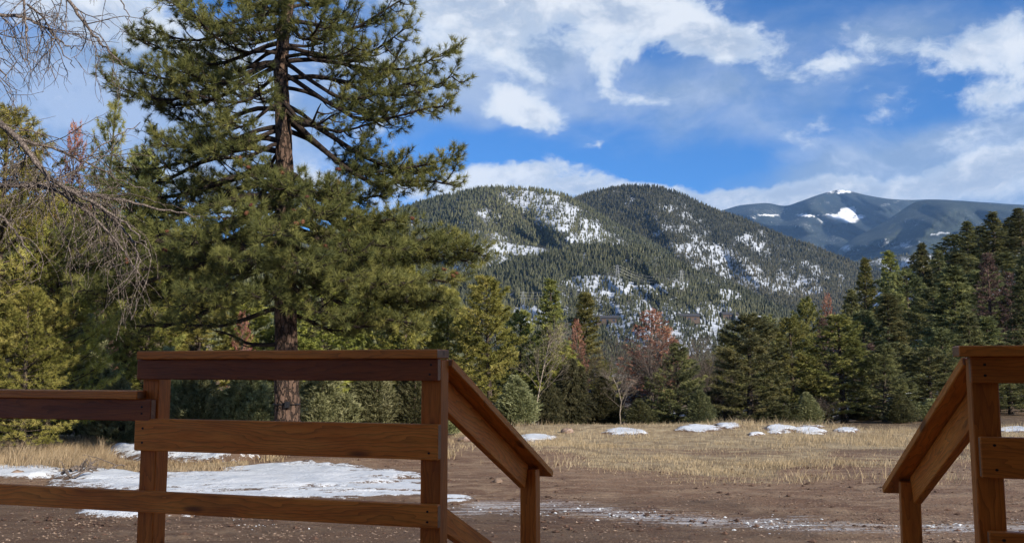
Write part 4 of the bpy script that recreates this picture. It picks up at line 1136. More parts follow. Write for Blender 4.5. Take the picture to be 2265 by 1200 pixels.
G1 = 'conifers at the far edge of the meadow'; G2 = 'junipers in the undergrowth'; G3 = 'conifers on the shaded right hillside'; G4 = 'sunlit trees behind the big pine'
T = [
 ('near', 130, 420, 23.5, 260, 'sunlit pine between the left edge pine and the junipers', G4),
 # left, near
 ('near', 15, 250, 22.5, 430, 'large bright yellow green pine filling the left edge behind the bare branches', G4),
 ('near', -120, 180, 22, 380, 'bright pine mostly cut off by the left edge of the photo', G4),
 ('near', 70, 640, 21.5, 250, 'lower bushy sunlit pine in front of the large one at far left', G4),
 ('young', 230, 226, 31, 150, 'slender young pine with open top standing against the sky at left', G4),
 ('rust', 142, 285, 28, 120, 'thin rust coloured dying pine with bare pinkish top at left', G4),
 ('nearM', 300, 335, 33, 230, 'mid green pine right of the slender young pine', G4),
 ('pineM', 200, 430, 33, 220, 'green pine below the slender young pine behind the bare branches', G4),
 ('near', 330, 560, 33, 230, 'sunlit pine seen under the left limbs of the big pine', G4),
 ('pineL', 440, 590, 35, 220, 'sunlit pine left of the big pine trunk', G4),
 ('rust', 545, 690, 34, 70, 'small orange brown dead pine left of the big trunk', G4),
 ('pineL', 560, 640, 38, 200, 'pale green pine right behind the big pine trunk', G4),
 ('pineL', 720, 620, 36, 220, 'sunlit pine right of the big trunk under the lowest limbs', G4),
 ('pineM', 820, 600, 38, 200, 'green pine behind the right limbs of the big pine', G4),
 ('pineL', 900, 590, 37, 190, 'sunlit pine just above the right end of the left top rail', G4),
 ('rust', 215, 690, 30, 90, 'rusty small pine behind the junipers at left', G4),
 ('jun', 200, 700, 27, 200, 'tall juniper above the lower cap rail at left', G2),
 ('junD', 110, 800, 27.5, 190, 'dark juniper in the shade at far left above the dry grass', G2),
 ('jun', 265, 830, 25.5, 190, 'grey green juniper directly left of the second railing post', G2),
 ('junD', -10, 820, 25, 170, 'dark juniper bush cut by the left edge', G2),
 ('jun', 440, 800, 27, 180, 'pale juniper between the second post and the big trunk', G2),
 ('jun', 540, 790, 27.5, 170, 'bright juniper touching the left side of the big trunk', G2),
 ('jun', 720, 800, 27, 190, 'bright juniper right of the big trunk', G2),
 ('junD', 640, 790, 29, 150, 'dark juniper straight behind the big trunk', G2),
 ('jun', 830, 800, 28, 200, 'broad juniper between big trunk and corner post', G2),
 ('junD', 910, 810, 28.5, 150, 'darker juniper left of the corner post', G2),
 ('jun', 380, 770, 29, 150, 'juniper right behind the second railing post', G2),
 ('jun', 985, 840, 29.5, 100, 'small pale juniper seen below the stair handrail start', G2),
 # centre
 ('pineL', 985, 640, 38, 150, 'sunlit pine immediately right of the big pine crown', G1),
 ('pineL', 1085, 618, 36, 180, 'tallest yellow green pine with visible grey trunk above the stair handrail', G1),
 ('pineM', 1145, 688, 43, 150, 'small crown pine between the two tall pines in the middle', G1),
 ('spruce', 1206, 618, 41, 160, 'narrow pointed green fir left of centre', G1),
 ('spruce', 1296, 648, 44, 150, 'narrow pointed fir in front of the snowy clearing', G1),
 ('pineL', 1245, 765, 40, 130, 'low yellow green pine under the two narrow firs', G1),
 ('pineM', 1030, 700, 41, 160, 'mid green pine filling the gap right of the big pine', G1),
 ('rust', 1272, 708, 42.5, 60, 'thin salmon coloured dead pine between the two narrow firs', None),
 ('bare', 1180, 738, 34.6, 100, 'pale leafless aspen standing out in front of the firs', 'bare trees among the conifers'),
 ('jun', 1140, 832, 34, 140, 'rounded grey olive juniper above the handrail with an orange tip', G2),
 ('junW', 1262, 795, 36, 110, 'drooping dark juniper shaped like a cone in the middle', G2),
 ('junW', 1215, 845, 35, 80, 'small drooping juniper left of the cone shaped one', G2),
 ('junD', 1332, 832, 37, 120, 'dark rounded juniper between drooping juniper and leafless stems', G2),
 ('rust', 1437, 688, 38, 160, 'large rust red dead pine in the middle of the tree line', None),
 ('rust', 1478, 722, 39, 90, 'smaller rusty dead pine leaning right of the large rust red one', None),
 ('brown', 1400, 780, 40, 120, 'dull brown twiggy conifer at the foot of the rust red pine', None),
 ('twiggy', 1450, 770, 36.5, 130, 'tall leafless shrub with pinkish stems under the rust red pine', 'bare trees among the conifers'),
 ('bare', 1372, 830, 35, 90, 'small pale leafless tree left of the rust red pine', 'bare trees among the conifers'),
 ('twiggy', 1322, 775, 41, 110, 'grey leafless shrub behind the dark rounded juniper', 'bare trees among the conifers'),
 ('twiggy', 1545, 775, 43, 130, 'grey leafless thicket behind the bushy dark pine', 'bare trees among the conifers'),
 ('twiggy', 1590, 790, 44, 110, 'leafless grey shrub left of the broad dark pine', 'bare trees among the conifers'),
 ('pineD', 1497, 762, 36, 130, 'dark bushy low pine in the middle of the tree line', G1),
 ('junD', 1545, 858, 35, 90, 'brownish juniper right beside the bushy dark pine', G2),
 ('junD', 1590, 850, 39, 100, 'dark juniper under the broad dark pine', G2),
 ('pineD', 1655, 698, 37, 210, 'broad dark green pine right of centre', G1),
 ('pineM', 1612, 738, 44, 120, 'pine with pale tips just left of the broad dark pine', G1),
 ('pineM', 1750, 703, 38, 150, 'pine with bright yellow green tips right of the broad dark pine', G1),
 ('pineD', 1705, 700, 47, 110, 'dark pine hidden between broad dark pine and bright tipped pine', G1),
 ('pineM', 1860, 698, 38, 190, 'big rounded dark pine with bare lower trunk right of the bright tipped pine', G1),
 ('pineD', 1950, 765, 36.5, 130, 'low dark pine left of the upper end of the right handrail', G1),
 ('brown', 1818, 700, 50, 100, 'brown dead conifer behind the big rounded dark pine', None),
 ('pineM', 1775, 662, 55, 110, 'dark pine rising behind the bright tipped pine', G1),
 ('rust', 1838, 655, 56, 60, 'pinkish dead top sticking up behind the rounded dark pine', None),
 ('pineD', 1800, 800, 40, 120, 'low dark pine filling between bright tipped and rounded pines', G1),
 # right hillside
 ('spruce', 1905, 572, 62, 110, 'tall fir with sunlit tip leftmost on the right hillside', G3),
 ('spruce', 1965, 556, 64, 120, 'tall fir with sunlit top second from the left on the hillside', G3),
 ('spruceD', 2037, 538, 68, 100, 'slim dark fir between the sunlit firs and the dense big one', G3),
 ('spruceD', 2080, 552, 72, 90, 'dark fir right of the slim one on the skyline', G3),
 ('spruceD', 1880, 640, 54, 110, 'dark fir lower down in front of the leftmost sunlit fir', G3),
 ('spruceD', 2100, 590, 46, 230, 'very dense broad dark fir left above the right handrail', G3),
 ('spruceD', 2140, 488, 78, 100, 'fir with lit left side first of the tall skyline group at right', G3),
 ('spruceD', 2192, 468, 80, 110, 'highest fir of the skyline group at right', G3),
 ('spruceD', 2258, 460, 76, 110, 'skyline fir cut by the right edge of the photo', G3),
 ('spruceD', 2165, 500, 84, 100, 'fir standing between the first and highest skyline firs', G3),
 ('spruceD', 2225, 505, 86, 100, 'fir filling between the highest and the rightmost skyline firs', G3),
 ('brown', 2185, 560, 53, 150, 'tall brown dead fir above the right railing', None),
 ('brown', 2225, 600, 50, 120, 'second brown dead fir to the right of the tall brown one', None),
 ('spruceD', 2265, 590, 48, 160, 'dark fir at the right edge above the railing cap', G3),
 ('spruceD', 2140, 690, 44, 150, 'dark fir directly behind the right corner post', G3),
 ('pineD', 2050, 770, 41, 150, 'dark low pine behind the right stair handrail', G3),
 ('pineD', 2230, 760, 42, 170, 'dark low pine seen between the right rails', G3),
 ('brown', 1925, 760, 47, 110, 'brown twiggy fir between the low dark pines at right', None),
]
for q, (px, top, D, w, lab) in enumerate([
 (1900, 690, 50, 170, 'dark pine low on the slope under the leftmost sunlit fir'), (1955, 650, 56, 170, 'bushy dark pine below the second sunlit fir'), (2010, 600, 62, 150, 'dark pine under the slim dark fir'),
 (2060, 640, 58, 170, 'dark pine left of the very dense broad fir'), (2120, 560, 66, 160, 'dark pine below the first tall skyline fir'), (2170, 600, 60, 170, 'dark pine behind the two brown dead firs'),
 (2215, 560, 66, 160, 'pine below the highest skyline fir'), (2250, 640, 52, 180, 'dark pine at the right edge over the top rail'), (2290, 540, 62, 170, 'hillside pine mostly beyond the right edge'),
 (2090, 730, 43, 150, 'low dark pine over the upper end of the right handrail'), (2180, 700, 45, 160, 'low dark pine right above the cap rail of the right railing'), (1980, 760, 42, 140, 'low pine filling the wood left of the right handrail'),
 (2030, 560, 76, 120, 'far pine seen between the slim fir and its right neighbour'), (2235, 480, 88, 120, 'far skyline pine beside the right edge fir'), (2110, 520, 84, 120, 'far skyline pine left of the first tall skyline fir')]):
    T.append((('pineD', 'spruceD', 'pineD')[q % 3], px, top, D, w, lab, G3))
LOW = [(1020, 'left stair handrail top'), (1065, 'tall yellow green pine trunk'), (1300, 'cone shaped juniper'), (1350, 'dark rounded juniper'), (1410, 'rust red pine foot'), (1465, 'bushy dark pine foot'), (1620, 'broad dark pine foot'),
       (1690, 'gap right of the broad dark pine'), (1730, 'bright tipped pine foot'), (1780, 'right side of the bright tipped pine'), (1825, 'rounded dark pine foot'), (1910, 'space right of the rounded dark pine'), (1990, 'lower end of the right handrail'), (2060, 'right handrail middle')]
for q, (px, lab) in enumerate(LOW):
    T.append((('junD', 'jun', 'twiggy', 'junD')[q % 4], px, 868 + 14 * ((q * 7) % 3), 35.5 + (q * 5) % 4, 95 + 10 * (q % 3), 'low %s shrub at the meadow edge by %s' % (('dark evergreen', 'olive evergreen', 'leafless grey', 'dark green')[q % 4], lab), 'low shrubs along the meadow edge'))
for row in T: tree(*row)
# trees of the wood behind, mostly hidden by those in front
rb = np.random.default_rng(88)
LMK = [('the left edge', 0), ('the slender young pine', 230), ('the big trunk', 635), ('the left corner post', 930), ('the tallest yellow green pine', 1085), ('the two narrow firs', 1250),
       ('the rust red pine', 1437), ('the broad dark pine', 1655), ('the bright tipped pine', 1750), ('the rounded dark pine', 1860), ('the sunlit hillside firs', 1945), ('the dense broad fir', 2100), ('the skyline firs', 2200)]
ORD = ['first', 'second', 'third', 'fourth', 'fifth', 'sixth', 'seventh', 'eighth', 'ninth', 'tenth', 'eleventh', 'twelfth']
rows = []
for k in range(46):
    px = [1000 + 1265 * rb.random(), -60 + 1100 * rb.random()][k % 3 == 0]
    D = 48 + 34 * rb.random()
    if px > 1850: D = 66 + 60 * rb.random(); top = np.interp(px, [1850, 1950, 2100, 2265], [680, 640, 590, 540]) + 40 * rb.random()
    elif px > 1000: top = 770 + 50 * rb.random()
    else: top = np.interp(px, [0, 300, 600, 1000], [430, 520, 680, 700]) + 60 * rb.random(); D = 36 + 14 * rb.random()
    if px > 1340 and px < 1600: top += 25
    rows.append((px, top, D, ['spruceD', 'pineD', 'pineM'][k % 3]))
cnt = {}
for (px, top, D, kd) in sorted(rows):
    lm = min(LMK, key=lambda q: abs(q[1] - px))[0]; cnt[lm] = cnt.get(lm, 0) + 1
    tree(kd, px, top, D, 110 * 50 / D, ORD[cnt[lm] - 1] + ' from the left of the half hidden conifers behind ' + lm, 'partly hidden conifers of the wood behind')


# ------------------------------------------------------------------ the big ponderosa
def big_pine():
    r = np.random.default_rng(4242); DT = 21.5
    bx = at(635, 1010, DT)[0]
    root = empty('ponderosa_pine', (bx, DT, float(ground_z(bx, DT))))
    tag(root, 'huge ponderosa pine with reddish plated bark rising behind the left railing', 'tree')
    o0 = np.array(root.location)
    ctr = [(1012, 636), (900, 634), (760, 632), (600, 631), (450, 630), (350, 628), (250, 625), (150, 621), (60, 630), (0, 642), (-120, 650), (-260, 655), (-380, 650)]
    P = np.array([at(x, y, DT) for y, x in ctr]) - o0; P[0, 2] = -.15
    Rr = np.array([33, 29.5, 27, 26, 24, 22, 20, 18, 15.5, 13, 9, 5, 1.5]) / F_PX * DT * .88; Rr[0] *= 1.12
    zz = np.linspace(P[0, 2], P[-1, 2], 240); C = np.stack([np.interp(zz, P[:, 2], P[:, c]) for c in (0, 1)] + [zz], -1); RR = np.interp(zz, P[:, 2], Rr)
    k = 56; th = np.arange(k) * 2 * math.pi / k
    TH, ZZ = np.meshgrid(th, zz)
    # plated bark: raised plates, deep furrows
    u = TH / (2 * math.pi) * 14; v = ZZ * 3.2
    c1 = vnoise(u + .6 * vnoise(u * .7, v * 1.5, 5), v * .55, 9); pl = np.abs(c1 - .5) * 2
    disp = (np.clip(pl * 1.8, 0, 1) ** .7) * .040 + .014 * fbm(u * 2, v * 2, 12, 3)
    rr = RR[:, None] * (1 + .05 * np.sin(TH * 3 + ZZ)) + disp * np.clip(RR[:, None] / .28, .2, 1) - .02
    flare = np.exp(-(ZZ - zz[0]) / .35); rr = rr * (1 + .22 * flare * (.6 + .4 * np.cos(TH * 5)))
    V = np.stack([C[:, None, 0] + np.cos(TH) * rr, C[:, None, 1] + np.sin(TH) * rr, np.broadcast_to(ZZ, TH.shape)], -1)
    n = len(zz); i = np.arange(n - 1)[:, None] * k; j = np.arange(k)[None]; j2 = (j + 1) % k
    tr = mkobj('trunk', V.reshape(-1, 3), np.stack([i + j, i + j2, i + k + j2, i + k + j], -1).reshape(-1, 4), M_BARK, root, True)
    limbs = [  # attach y, tip x, tip y, depth, density
     (60, 930, -5, 0, 1), (30, 800, -60, 1, 1), (120, 905, 75, -.5, 1), (140, 1000, 110, .5, 1.1), (175, 1008, 170, 0, 1.1), (180, 985, 250, -.8, 1.1), (200, 900, 230, 1.2, .9),
     (130, 800, 90, -1.4, .8), (110, 760, 40, 1.2, .8), (175, 860, 150, 1.4, .9), (150, 930, 200, -1.2, .9),
     (240, 850, 280, 1.5, .7), (265, 1012, 365, 0, 1.1), (270, 1000, 430, -.6, 1.1), (275, 945, 395, .8, 1), (300, 900, 415, 1.5, .8), (250, 760, 260, -1.3, .5),
     (430, 850, 440, 0, 1), (440, 880, 490, -1.5, 1.1), (500, 1062, 580, -.3, 1.2), (490, 1000, 535, .8, 1), (520, 1045, 600, .3, 1.1), (540, 1000, 640, -1.2, 1.1), (560, 960, 680, .5, 1), (600, 1000, 690, 0, 1), (620, 930, 735, -.8, .9), (640, 860, 745, .8, .8),
     (40, 370, 10, 0, 1), (20, 450, -60, .8, 1), (70, 330, 55, -.4, 1), (110, 290, 95, .4, 1.1), (150, 258, 140, 0, 1.2), (150, 245, 200, -.5, 1.1), (160, 300, 222, .8, 1), (130, 420, 40, -1, 1), (90, 480, 60, 1, .9), (120, 430, 130, 1.3, .9), (140, 380, 170, -1.2, 1),
     (200, 400, 205, -1.2, .8), (250, 345, 235, 1, .9), (290, 335, 300, 0, 1), (300, 350, 340, -.8, 1), (320, 250, 370, .5, .9), (340, 215, 410, 0, .9), (400, 260, 440, -.6, 1), (420, 300, 470, 1, 1),
     (450, 200, 500, 0, 1), (470, 160, 560, -.5, 1), (500, 145, 620, .5, 1), (540, 165, 650, -.8, 1), (560, 220, 690, .8, .9), (600, 330, 660, 0, .9), (640, 300, 730, .3, .7), (690, 400, 730, -.6, .6),
     (770, 470, 738, 0, .08), (700, 780, 735, .5, .7), (690, 850, 720, -.8, .8),
     (430, 500, 480, -3.2, 1.2), (430, 720, 470, -3.3, 1.2), (460, 600, 520, -4.0, 1.2), (480, 420, 560, -3, 1.2), (480, 800, 560, -3, 1.2), (520, 530, 600, -3.8, 1.2), (520, 680, 610, -4.0, 1.2), (540, 780, 640, -3.3, 1.2), (560, 450, 640, -3.2, 1.2), (580, 880, 630, -2.4, 1.2), (590, 600, 670, -3.4, 1.2), (600, 720, 690, -3.0, 1.1), (600, 520, 690, -2.6, 1), (440, 880, 560, -2.0, 1.1), (470, 330, 540, -2.2, 1.1), (520, 300, 620, -2.2, 1.1), (550, 380, 680, -2.4, 1),
     (400, 640, 430, -2.6, 1.1), (390, 560, 410, -2.2, 1), (395, 760, 440, -2.0, 1),
     (200, 560, 190, -2.6, .7), (230, 500, 265, -2.2, .7), (240, 720, 245, -2.4, .5), (80, 560, 60, -2.2, .9), (60, 720, 50, -2.2, .9), (330, 470, 350, -2.2, .8), (-20, 560, 20, -2, 1), (-40, 700, 0, -2, 1),
     (420, 500, 450, 3, 1), (440, 760, 470, 3, 1), (500, 600, 540, 3.6, .9), (560, 420, 620, 3, .9), (560, 800, 610, 3, .9), (60, 600, 20, 2.5, .8), (180, 480, 180, 2.2, .7), (300, 480, 320, 2.2, .6), (340, 560, 380, 2.2, .7), (380, 420, 420, 2.2, .9),
     (-60, 500, -110, 0, 1), (-100, 800, -150, 0, 1), (-150, 560, -220, 1, 1), (-150, 740, -230, -1, 1), (-220, 600, -300, 0, 1), (-200, 700, -320, .5, 1), (-260, 640, -400, -.4, 1)]
    TP, TD, TT = [], [], []; cones = []
    for li, (ay, tx, ty, dep, den) in enumerate(limbs):
        ax = np.interp(ay, [c[0] for c in ctr][::-1], [c[1] for c in ctr][::-1])
        a0 = at(ax, ay, DT) - o0; tp = at(tx, ty, DT + dep) - o0
        L = np.linalg.norm(tp - a0); n = 12; s = np.linspace(0, 1, n)
        d = (tp - a0); up = np.array([0, 0, 1.]); sag = (.07 if ay < 300 else -.02) * L
        P_ = a0 + d * s[:, None] + up * (np.sin(s * math.pi) * sag * -1 + .05 * L * np.sin(s * 2 * math.pi + r.random() * 2))[:, None]
        wob = norm(np.cross(d, up)); P_ += wob[None] * (np.sin(s * 5 + r.random() * 6) * .04 * L * s)[:, None]
        P_[:, 2] += .05 * fbm(s * 6 + li, s * 0, li, 2) * L * s * (1 - s) * 3
        A = Acc(); r0 = .030 + .0155 * L * (1.15 if ay > 200 else .9)
        A.tube(P_, r0 * (.62 if ay < 345 else .85) * (1 - s) ** .75 + .009, 7, .15)
        horiz = norm(np.cross(d, up)); dn = norm(d)
        if ay < 345: den = den * .92
        elif dep < -1.9: den = den * .72
        ns = int((7 + 3.2 * L) * min(1.1, .55 + .5 * den))
        fmin = .30 if abs(dep) < 2 else .38
        if den < .5: ns = 3
        for q in range(ns):
            f = fmin + (1 - fmin) * (q + .6 * r.random()) / ns
            b = np.array([np.interp(f, s, P_[:, c]) for c in range(3)]); sg = 1 if q % 2 else -1
            sl = (.38 + .34 * r.random()) * (1.35 - .75 * f) * (.55 + .17 * L)
            dd = norm(dn * .75 + horiz * sg * (.55 + .4 * r.random()) + up * (.05 + .30 * r.normal()))
            m = 6; s2 = np.linspace(0, 1, m); S = b + dd * (s2 * sl)[:, None] + up * (s2 ** 2 * sl * (.18 + .2 * r.random()) - .10 * sl * np.sin(s2 * 3.1))[:, None] + r.normal(size=3) * (s2 * .03)[:, None]
            A.tube(S, (.014 + .006 * sl) * (1 - s2) + .005, 4)
            nt = max(3, int((3 + 7.0 * sl) * den * 1.15))
            tb = .30 + .7 * r.random(nt); tb[0] = 1
            base = np.stack([np.interp(tb, s2, S[:, c]) for c in range(3)], -1)
            td = norm(dd * .6 + r.normal(size=(nt, 3)) * .55 + up * .35)
            tl = (.10 + .20 * r.random(nt)) * (1.1 - .3 * tb)
            tip = base + td * tl[:, None]
            for z in range(nt): A.tube([base[z], base[z] + td[z] * tl[z] * .5 - up * .015, tip[z]], [.0055, .005, .004], 3)
            TP.append(tip); TD.append(norm(td + up * .3)); TT.append(np.clip(.40 + .20 * r.normal() + .12 * r.normal(size=nt) + (.22 if (f > .75 and tx > 800) else 0), 0, 1))  # outer tufts of right-hand limbs tinted paler, sunlit tips put into the colour
            if 380 < ay < 560 and dep < -1 and r.random() < .07: cones.append(tip[0])
        if den > .5:
            m = 4; TP.append(P_[-1] + r.normal(size=(m, 3)) * .06); TD.append(norm(np.tile(dn, (m, 1)) + r.normal(size=(m, 3)) * .4)); TT.append(np.full(m, .6))
        A.obj('branch', M_BRANCH, root, True)
    # trunk-hugging tufts
    TPc = np.concatenate(TP)
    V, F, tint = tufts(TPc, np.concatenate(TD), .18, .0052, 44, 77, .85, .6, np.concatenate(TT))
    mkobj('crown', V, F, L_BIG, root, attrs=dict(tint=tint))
    print('big pine tufts', len(TPc), 'needles', len(F))
    # a dead snag stub and cones
    a = Acc(); m, n = 8, 7
    ph = np.linspace(0, math.pi, m)
    Vc = np.array([[math.sin(p) * math.cos(q * 2 * math.pi / n + .4 * i) * .032 * (1.15 if i % 2 else .9), math.sin(p) * math.sin(q * 2 * math.pi / n + .4 * i) * .032 * (1.15 if i % 2 else .9), -math.cos(p) * .05] for i, p in enumerate(ph) for q in range(n)])
    cm = mkmesh('pine_cone', Vc, np.array([[i * n + q, i * n + (q + 1) % n, (i + 1) * n + (q + 1) % n, (i + 1) * n + q] for i in range(m - 1) for q in range(n)]), L_CONE, attrs=dict(tint=r.random(len(Vc))))
    for c in cones[:46]:
        for kk in range(1 + (r.random() < .5)):
            o = bpy.data.objects.new('pine_cone', cm); COL.objects.link(o); o.parent = root; o.location = c + r.normal(size=3) * .05 + [0, -.08, .02]; o.rotation_euler = tuple(r.random(3) * 3); sC = .9 + .5 * r.random(); o.scale = (sC, sC, sC)
    # trail camera strapped to the trunk
    tz = at(641, 893, DT)[2] - o0[2]; cz = np.interp(tz, C[:, 2], np.arange(len(zz))); cx_, cy_ = C[int(cz), 0], C[int(cz), 1]; rad = np.interp(tz, zz, RR) + .035
    e = empty('trail_camera', tuple(o0 + [cx_ + .10, cy_ - rad - .02, tz])); tag(e, 'small black box camera strapped to the trunk of the big pine', 'camera')
    a = Acc(); a.box((-.055, -.05, -.07), (.055, .035, .07)); a.obj('housing', M_BLACK, e)
    a = Acc(); a.tube([[0, -.058, .01], [0, -.049, .01]], [.018, .018], 12); a.obj('lens', M_GLASS, e)
    a = Acc(); th2 = np.linspace(0, 2 * math.pi, 49); a.tube(np.stack([np.cos(th2) * (rad + .004) - .10, np.sin(th2) * (rad + .004) + rad + .02, 0 * th2], -1), .012, 4); a.obj('strap', M_BLACK, e)


big_pine()


# ------------------------------------------------------------------ leafless branches reaching in from the left
def bare_near():
    r = np.random.default_rng(99); D0 = 9.0
    x0 = at(-420, 800, D0)[0]
    root = empty('bare_tree', (x0, D0, float(ground_z(x0, D0)))); tag(root, 'weathered leafless tree whose curling grey branches hang in from the left edge', 'tree')
    o0 = np.array(root.location)
    zt = at(0, -400, D0)[2]
    P = np.array([[0, 0, -.1], [.1, 0, 1.5], [.0, .05, 3.2], [.15, 0, 5.0], [.1, .1, zt - o0[2]]]); a = Acc()
    s = np.linspace(0, 1, 20); C = np.stack([np.interp(s, np.linspace(0, 1, 5), P[:, c]) for c in range(3)], -1)
    a.tube(C, .17 * (1 - s) + .03, 12, .12); a.obj('trunk', M_DEADW, root, True)
    def poly(pts, dep0, dep1):
        n = len(pts); return np.array([at(x, y, D0 + dep0 + (dep1 - dep0) * i / (n - 1)) - o0 for i, (x, y) in enumerate(pts)])
    def twig(A, p, d, L, rad, dep, g):
        n = 6; pts = [p]; curl = r.normal(size=3) * .20
        for i in range(n):
            d = norm(d + curl * .9 + r.normal(size=3) * .16 + np.array([0, 0, -g * .22])); pts.append(pts[-1] + d * L / n)
        pts = np.array(pts); A.tube(pts, np.linspace(rad, max(.0016, rad * .45), n + 1), 4)
        if dep <= 0: return
        for c in range(2 + (dep > 1)):
            f = .2 + .75 * r.random(); i = f * n; b = np.array([np.interp(i, range(n + 1), pts[:, k]) for k in range(3)])
            sd_ = norm(np.cross(d, r.normal(size=3))); twig(A, b, norm(d * .6 + sd_ * .75), L * (.45 + .3 * r.random()), rad * .6, dep - 1, g)
    mains = [  # polyline in photo px, start/end depth offsets, start radius, twigs, droop
     ([(-420, 200), (-150, 235), (0, 268), (60, 330), (110, 400), (200, 445), (290, 500), (330, 545)], 0, -.4, .045, 30, .9),
     ([(-420, 330), (-150, 400), (0, 412), (100, 405), (200, 430), (300, 450), (390, 470), (450, 480)], 0, .5, .035, 30, .5),
     ([(0, 412), (110, 410), (170, 450), (230, 500), (280, 560), (300, 600)], 0, -.5, .022, 22, 1.2),
     ([(0, 268), (40, 310), (130, 330), (190, 360), (250, 390), (330, 420)], .1, .6, .02, 16, .3),
     ([(-400, 480), (-100, 460), (0, 465), (40, 520), (80, 580)], 0, -.3, .02, 8, .8),
     ([(200, 445), (260, 490), (300, 540), (310, 590), (300, 640)], -.2, -.4, .012, 16, 1.2),
     ([(110, 400), (170, 380), (210, 330), (260, 300), (310, 270)], 0, .3, .010, 6, .1),
     ([(60, 330), (90, 360), (120, 430), (130, 500)], 0, -.2, .012, 10, 1.0),
     ([(-420, -150), (-100, -120), (100, -60), (160, 10), (200, 70), (240, 110), (275, 150)], 0, -.3, .030, 22, .9),
     ([(-420, -50), (-150, 10), (0, 35), (50, 35), (100, 60), (140, 100), (180, 110)], 0, .3, .025, 22, .8),
     ([(-100, -120), (50, -60), (55, 30), (60, 90), (62, 150)], 0, -.2, .016, 12, 1.0),
     ([(-400, 100), (-120, 110), (-30, 120), (0, 150), (20, 180)], 0, -.2, .016, 9, 1.0),
     ([(100, -60), (180, -20), (255, -30), (275, 20), (290, 50)], 0, .2, .010, 6, .6),
     ([(-150, 10), (-20, 60), (10, 100), (30, 140)], 0, .3, .012, 9, 1.0),
     ([(60, 10), (100, 40), (130, 100), (165, 150)], -.1, .1, .010, 10, 1.1),
    ]
    for (pts, d0, d1, r0, nt, g) in mains:
        Pm = poly(pts, d0, d1)
        if pts[0][0] <= -400: Pm[0] = [0.05, 0, Pm[0][2]]
        m = len(Pm) * 5; s = np.linspace(0, len(Pm) - 1, m); C = np.stack([np.interp(s, range(len(Pm)), Pm[:, c]) for c in range(3)], -1)
        kk = np.ones(5) / 5; Cs = C.copy()
        for c in range(3): Cs[2:-2, c] = np.convolve(C[:, c], kk, 'valid')
        Cs += .012 * r.normal(size=Cs.shape) * np.linspace(0, 1, m)[:, None]
        A = Acc(); t_ = np.linspace(0, 1, m); A.tube(Cs, .82 * r0 * (1 - t_) ** .8 + .0035, 7, .2)
        px, _ = proj(Cs + o0); vis = np.where(px > -60)[0]
        for q in range(int(nt * .66)):
            i = vis[int(len(vis) * (q + r.random()) / nt)]; i = min(i, m - 2); tg = norm(Cs[min(i + 1, m - 1)] - Cs[i])
            sd_ = norm(np.cross(tg, r.normal(size=3))); twig(A, Cs[i], norm(tg * .7 + sd_ * .8), .30 + .45 * r.random(), .0065, 2, g)
        A.obj('branch', M_DEADW, root, True)


bare_near()


# ------------------------------------------------------------------ pylons, wires and houses far off
def pylon(px, py, hpx, hill, label):
    p = hill.find(px, py); H = hpx / F_PX * p[1]; w = H * .13
    e = empty('pylon', tuple(p)); tag(e, label, 'pylon', 'power line pylons on the hill')
    a = Acc(); rr = .0045 * H
    legs = [(-1, -1), (1, -1), (1, 1), (-1, 1)]
    def cor(f): k = w * (1 - .82 * f); return [np.array([x * k, y * k, f * H]) for x, y in legs]
    lv = [0, .22, .42, .6, .76, .9, 1.0]
    for i in range(len(lv) - 1):
        A0, A1 = cor(lv[i]), cor(lv[i + 1])
        for q in range(4): a.tube([A0[q], A1[q]], rr, 3); a.tube([A0[q], A1[(q + 1) % 4]], rr * .6, 3); a.tube([A1[q], A1[(q + 1) % 4]], rr * .6, 3)
    a.obj('tower', M_STEEL, e)
    for f in (.66, .8, .94):
        b = Acc(); b.tube([[-H * .17, 0, f * H], [0, 0, f * H + H * .02], [H * .17, 0, f * H]], rr, 3); b.tube([[-H * .17, 0, f * H], [0, 0, f * H - H * .03], [H * .17, 0, f * H]], rr * .7, 3); b.obj('cross_arm', M_STEEL, e)
    return p, H


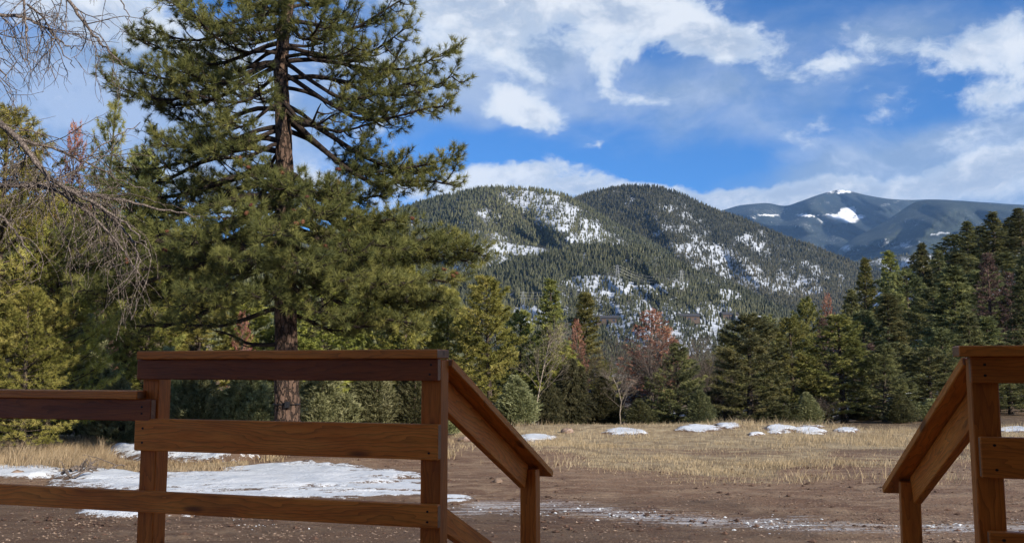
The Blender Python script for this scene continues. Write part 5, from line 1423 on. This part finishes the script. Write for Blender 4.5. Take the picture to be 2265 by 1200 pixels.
py_ = [pylon(1157, 690, 46, hC, 'pale lattice pylon standing beside the small snow field at left'),
       pylon(1367, 628, 44, hC, 'lattice pylon at the top edge of the snowy clearing'),
       pylon(1508, 642, 46, hC, 'lattice pylon right of the snowy clearing')]
pe = hB.find(1905, 672)
ends = [(p + np.array([0, 0, 0]), H) for p, H in py_] + [(pe, 22.0)]
for i in range(3):
    a = Acc(); (p0, H0), (p1, H1) = ends[i], ends[i + 1]
    for f in (.66, .8, .94):
        for sx in (-1, 1):
            A0 = p0 + [sx * H0 * .17, 0, f * H0]; A1 = p1 + [sx * H1 * .17, 0, f * H1]
            s = np.linspace(0, 1, 14)[:, None]; Pw = A0 + (A1 - A0) * s; Pw[:, 2] -= 4 * 9 * (s * (1 - s))[:, 0]; a.tube(Pw, .045, 3)
    o = a.obj('power_line', M_STEEL); tag(o, ['power wires between the left pylon and the clearing pylon', 'power wires between the two pylons by the clearing', 'long power wires running right from the last pylon across the valley'][i], 'wires')


def house(px, py, w, dd, hh, hill, label, snowy, seed):
    p = hill.find(px, py); r = np.random.default_rng(seed)
    e = empty('house', tuple(p), .25 - .5 * r.random()); tag(e, label, 'house', 'houses on the foothill')
    a = Acc(); a.box((-w / 2, -dd / 2, -3), (w / 2, dd / 2, hh)); a.obj('wall', M_HWALL, e)
    a = Acc(); o_ = 1.0; x = w / 2 + o_; y = dd / 2 + o_; V = np.array([[-x, -y, hh - .2], [x, -y, hh - .2], [x, y, hh - .2], [-x, y, hh - .2], [-x, 0, hh + dd * .28], [x, 0, hh + dd * .28]])
    a.add(V, [[0, 1, 5, 4], [2, 3, 4, 5], [3, 2, 1, 0]]); a.add(V, [[0, 4, 3], [1, 2, 5]]); a.obj('roof', M_HROOFS if snowy else M_HROOF, e)
    for k in range(3):
        a = Acc(); cx = -w * .3 + k * w * .3; a.box((cx - 1.0, -dd / 2 - .12, .9), (cx + 1.0, -dd / 2 - .02, 2.6)); a.obj('window', M_HGLASS, e)


house(1342, 712, 20, 9, 4, hC, 'dark low house leftmost on the snowy foothill', False, 1)
house(1520, 708, 22, 10, 4.5, hC, 'long dark house among trees in the middle of the foothill', False, 2)
house(1612, 706, 18, 10, 5, hC, 'brown house on the snow right of the long dark one', False, 3)
house(1690, 712, 12, 9, 4.5, hC, 'house with a snow covered roof rightmost on the foothill', True, 4)
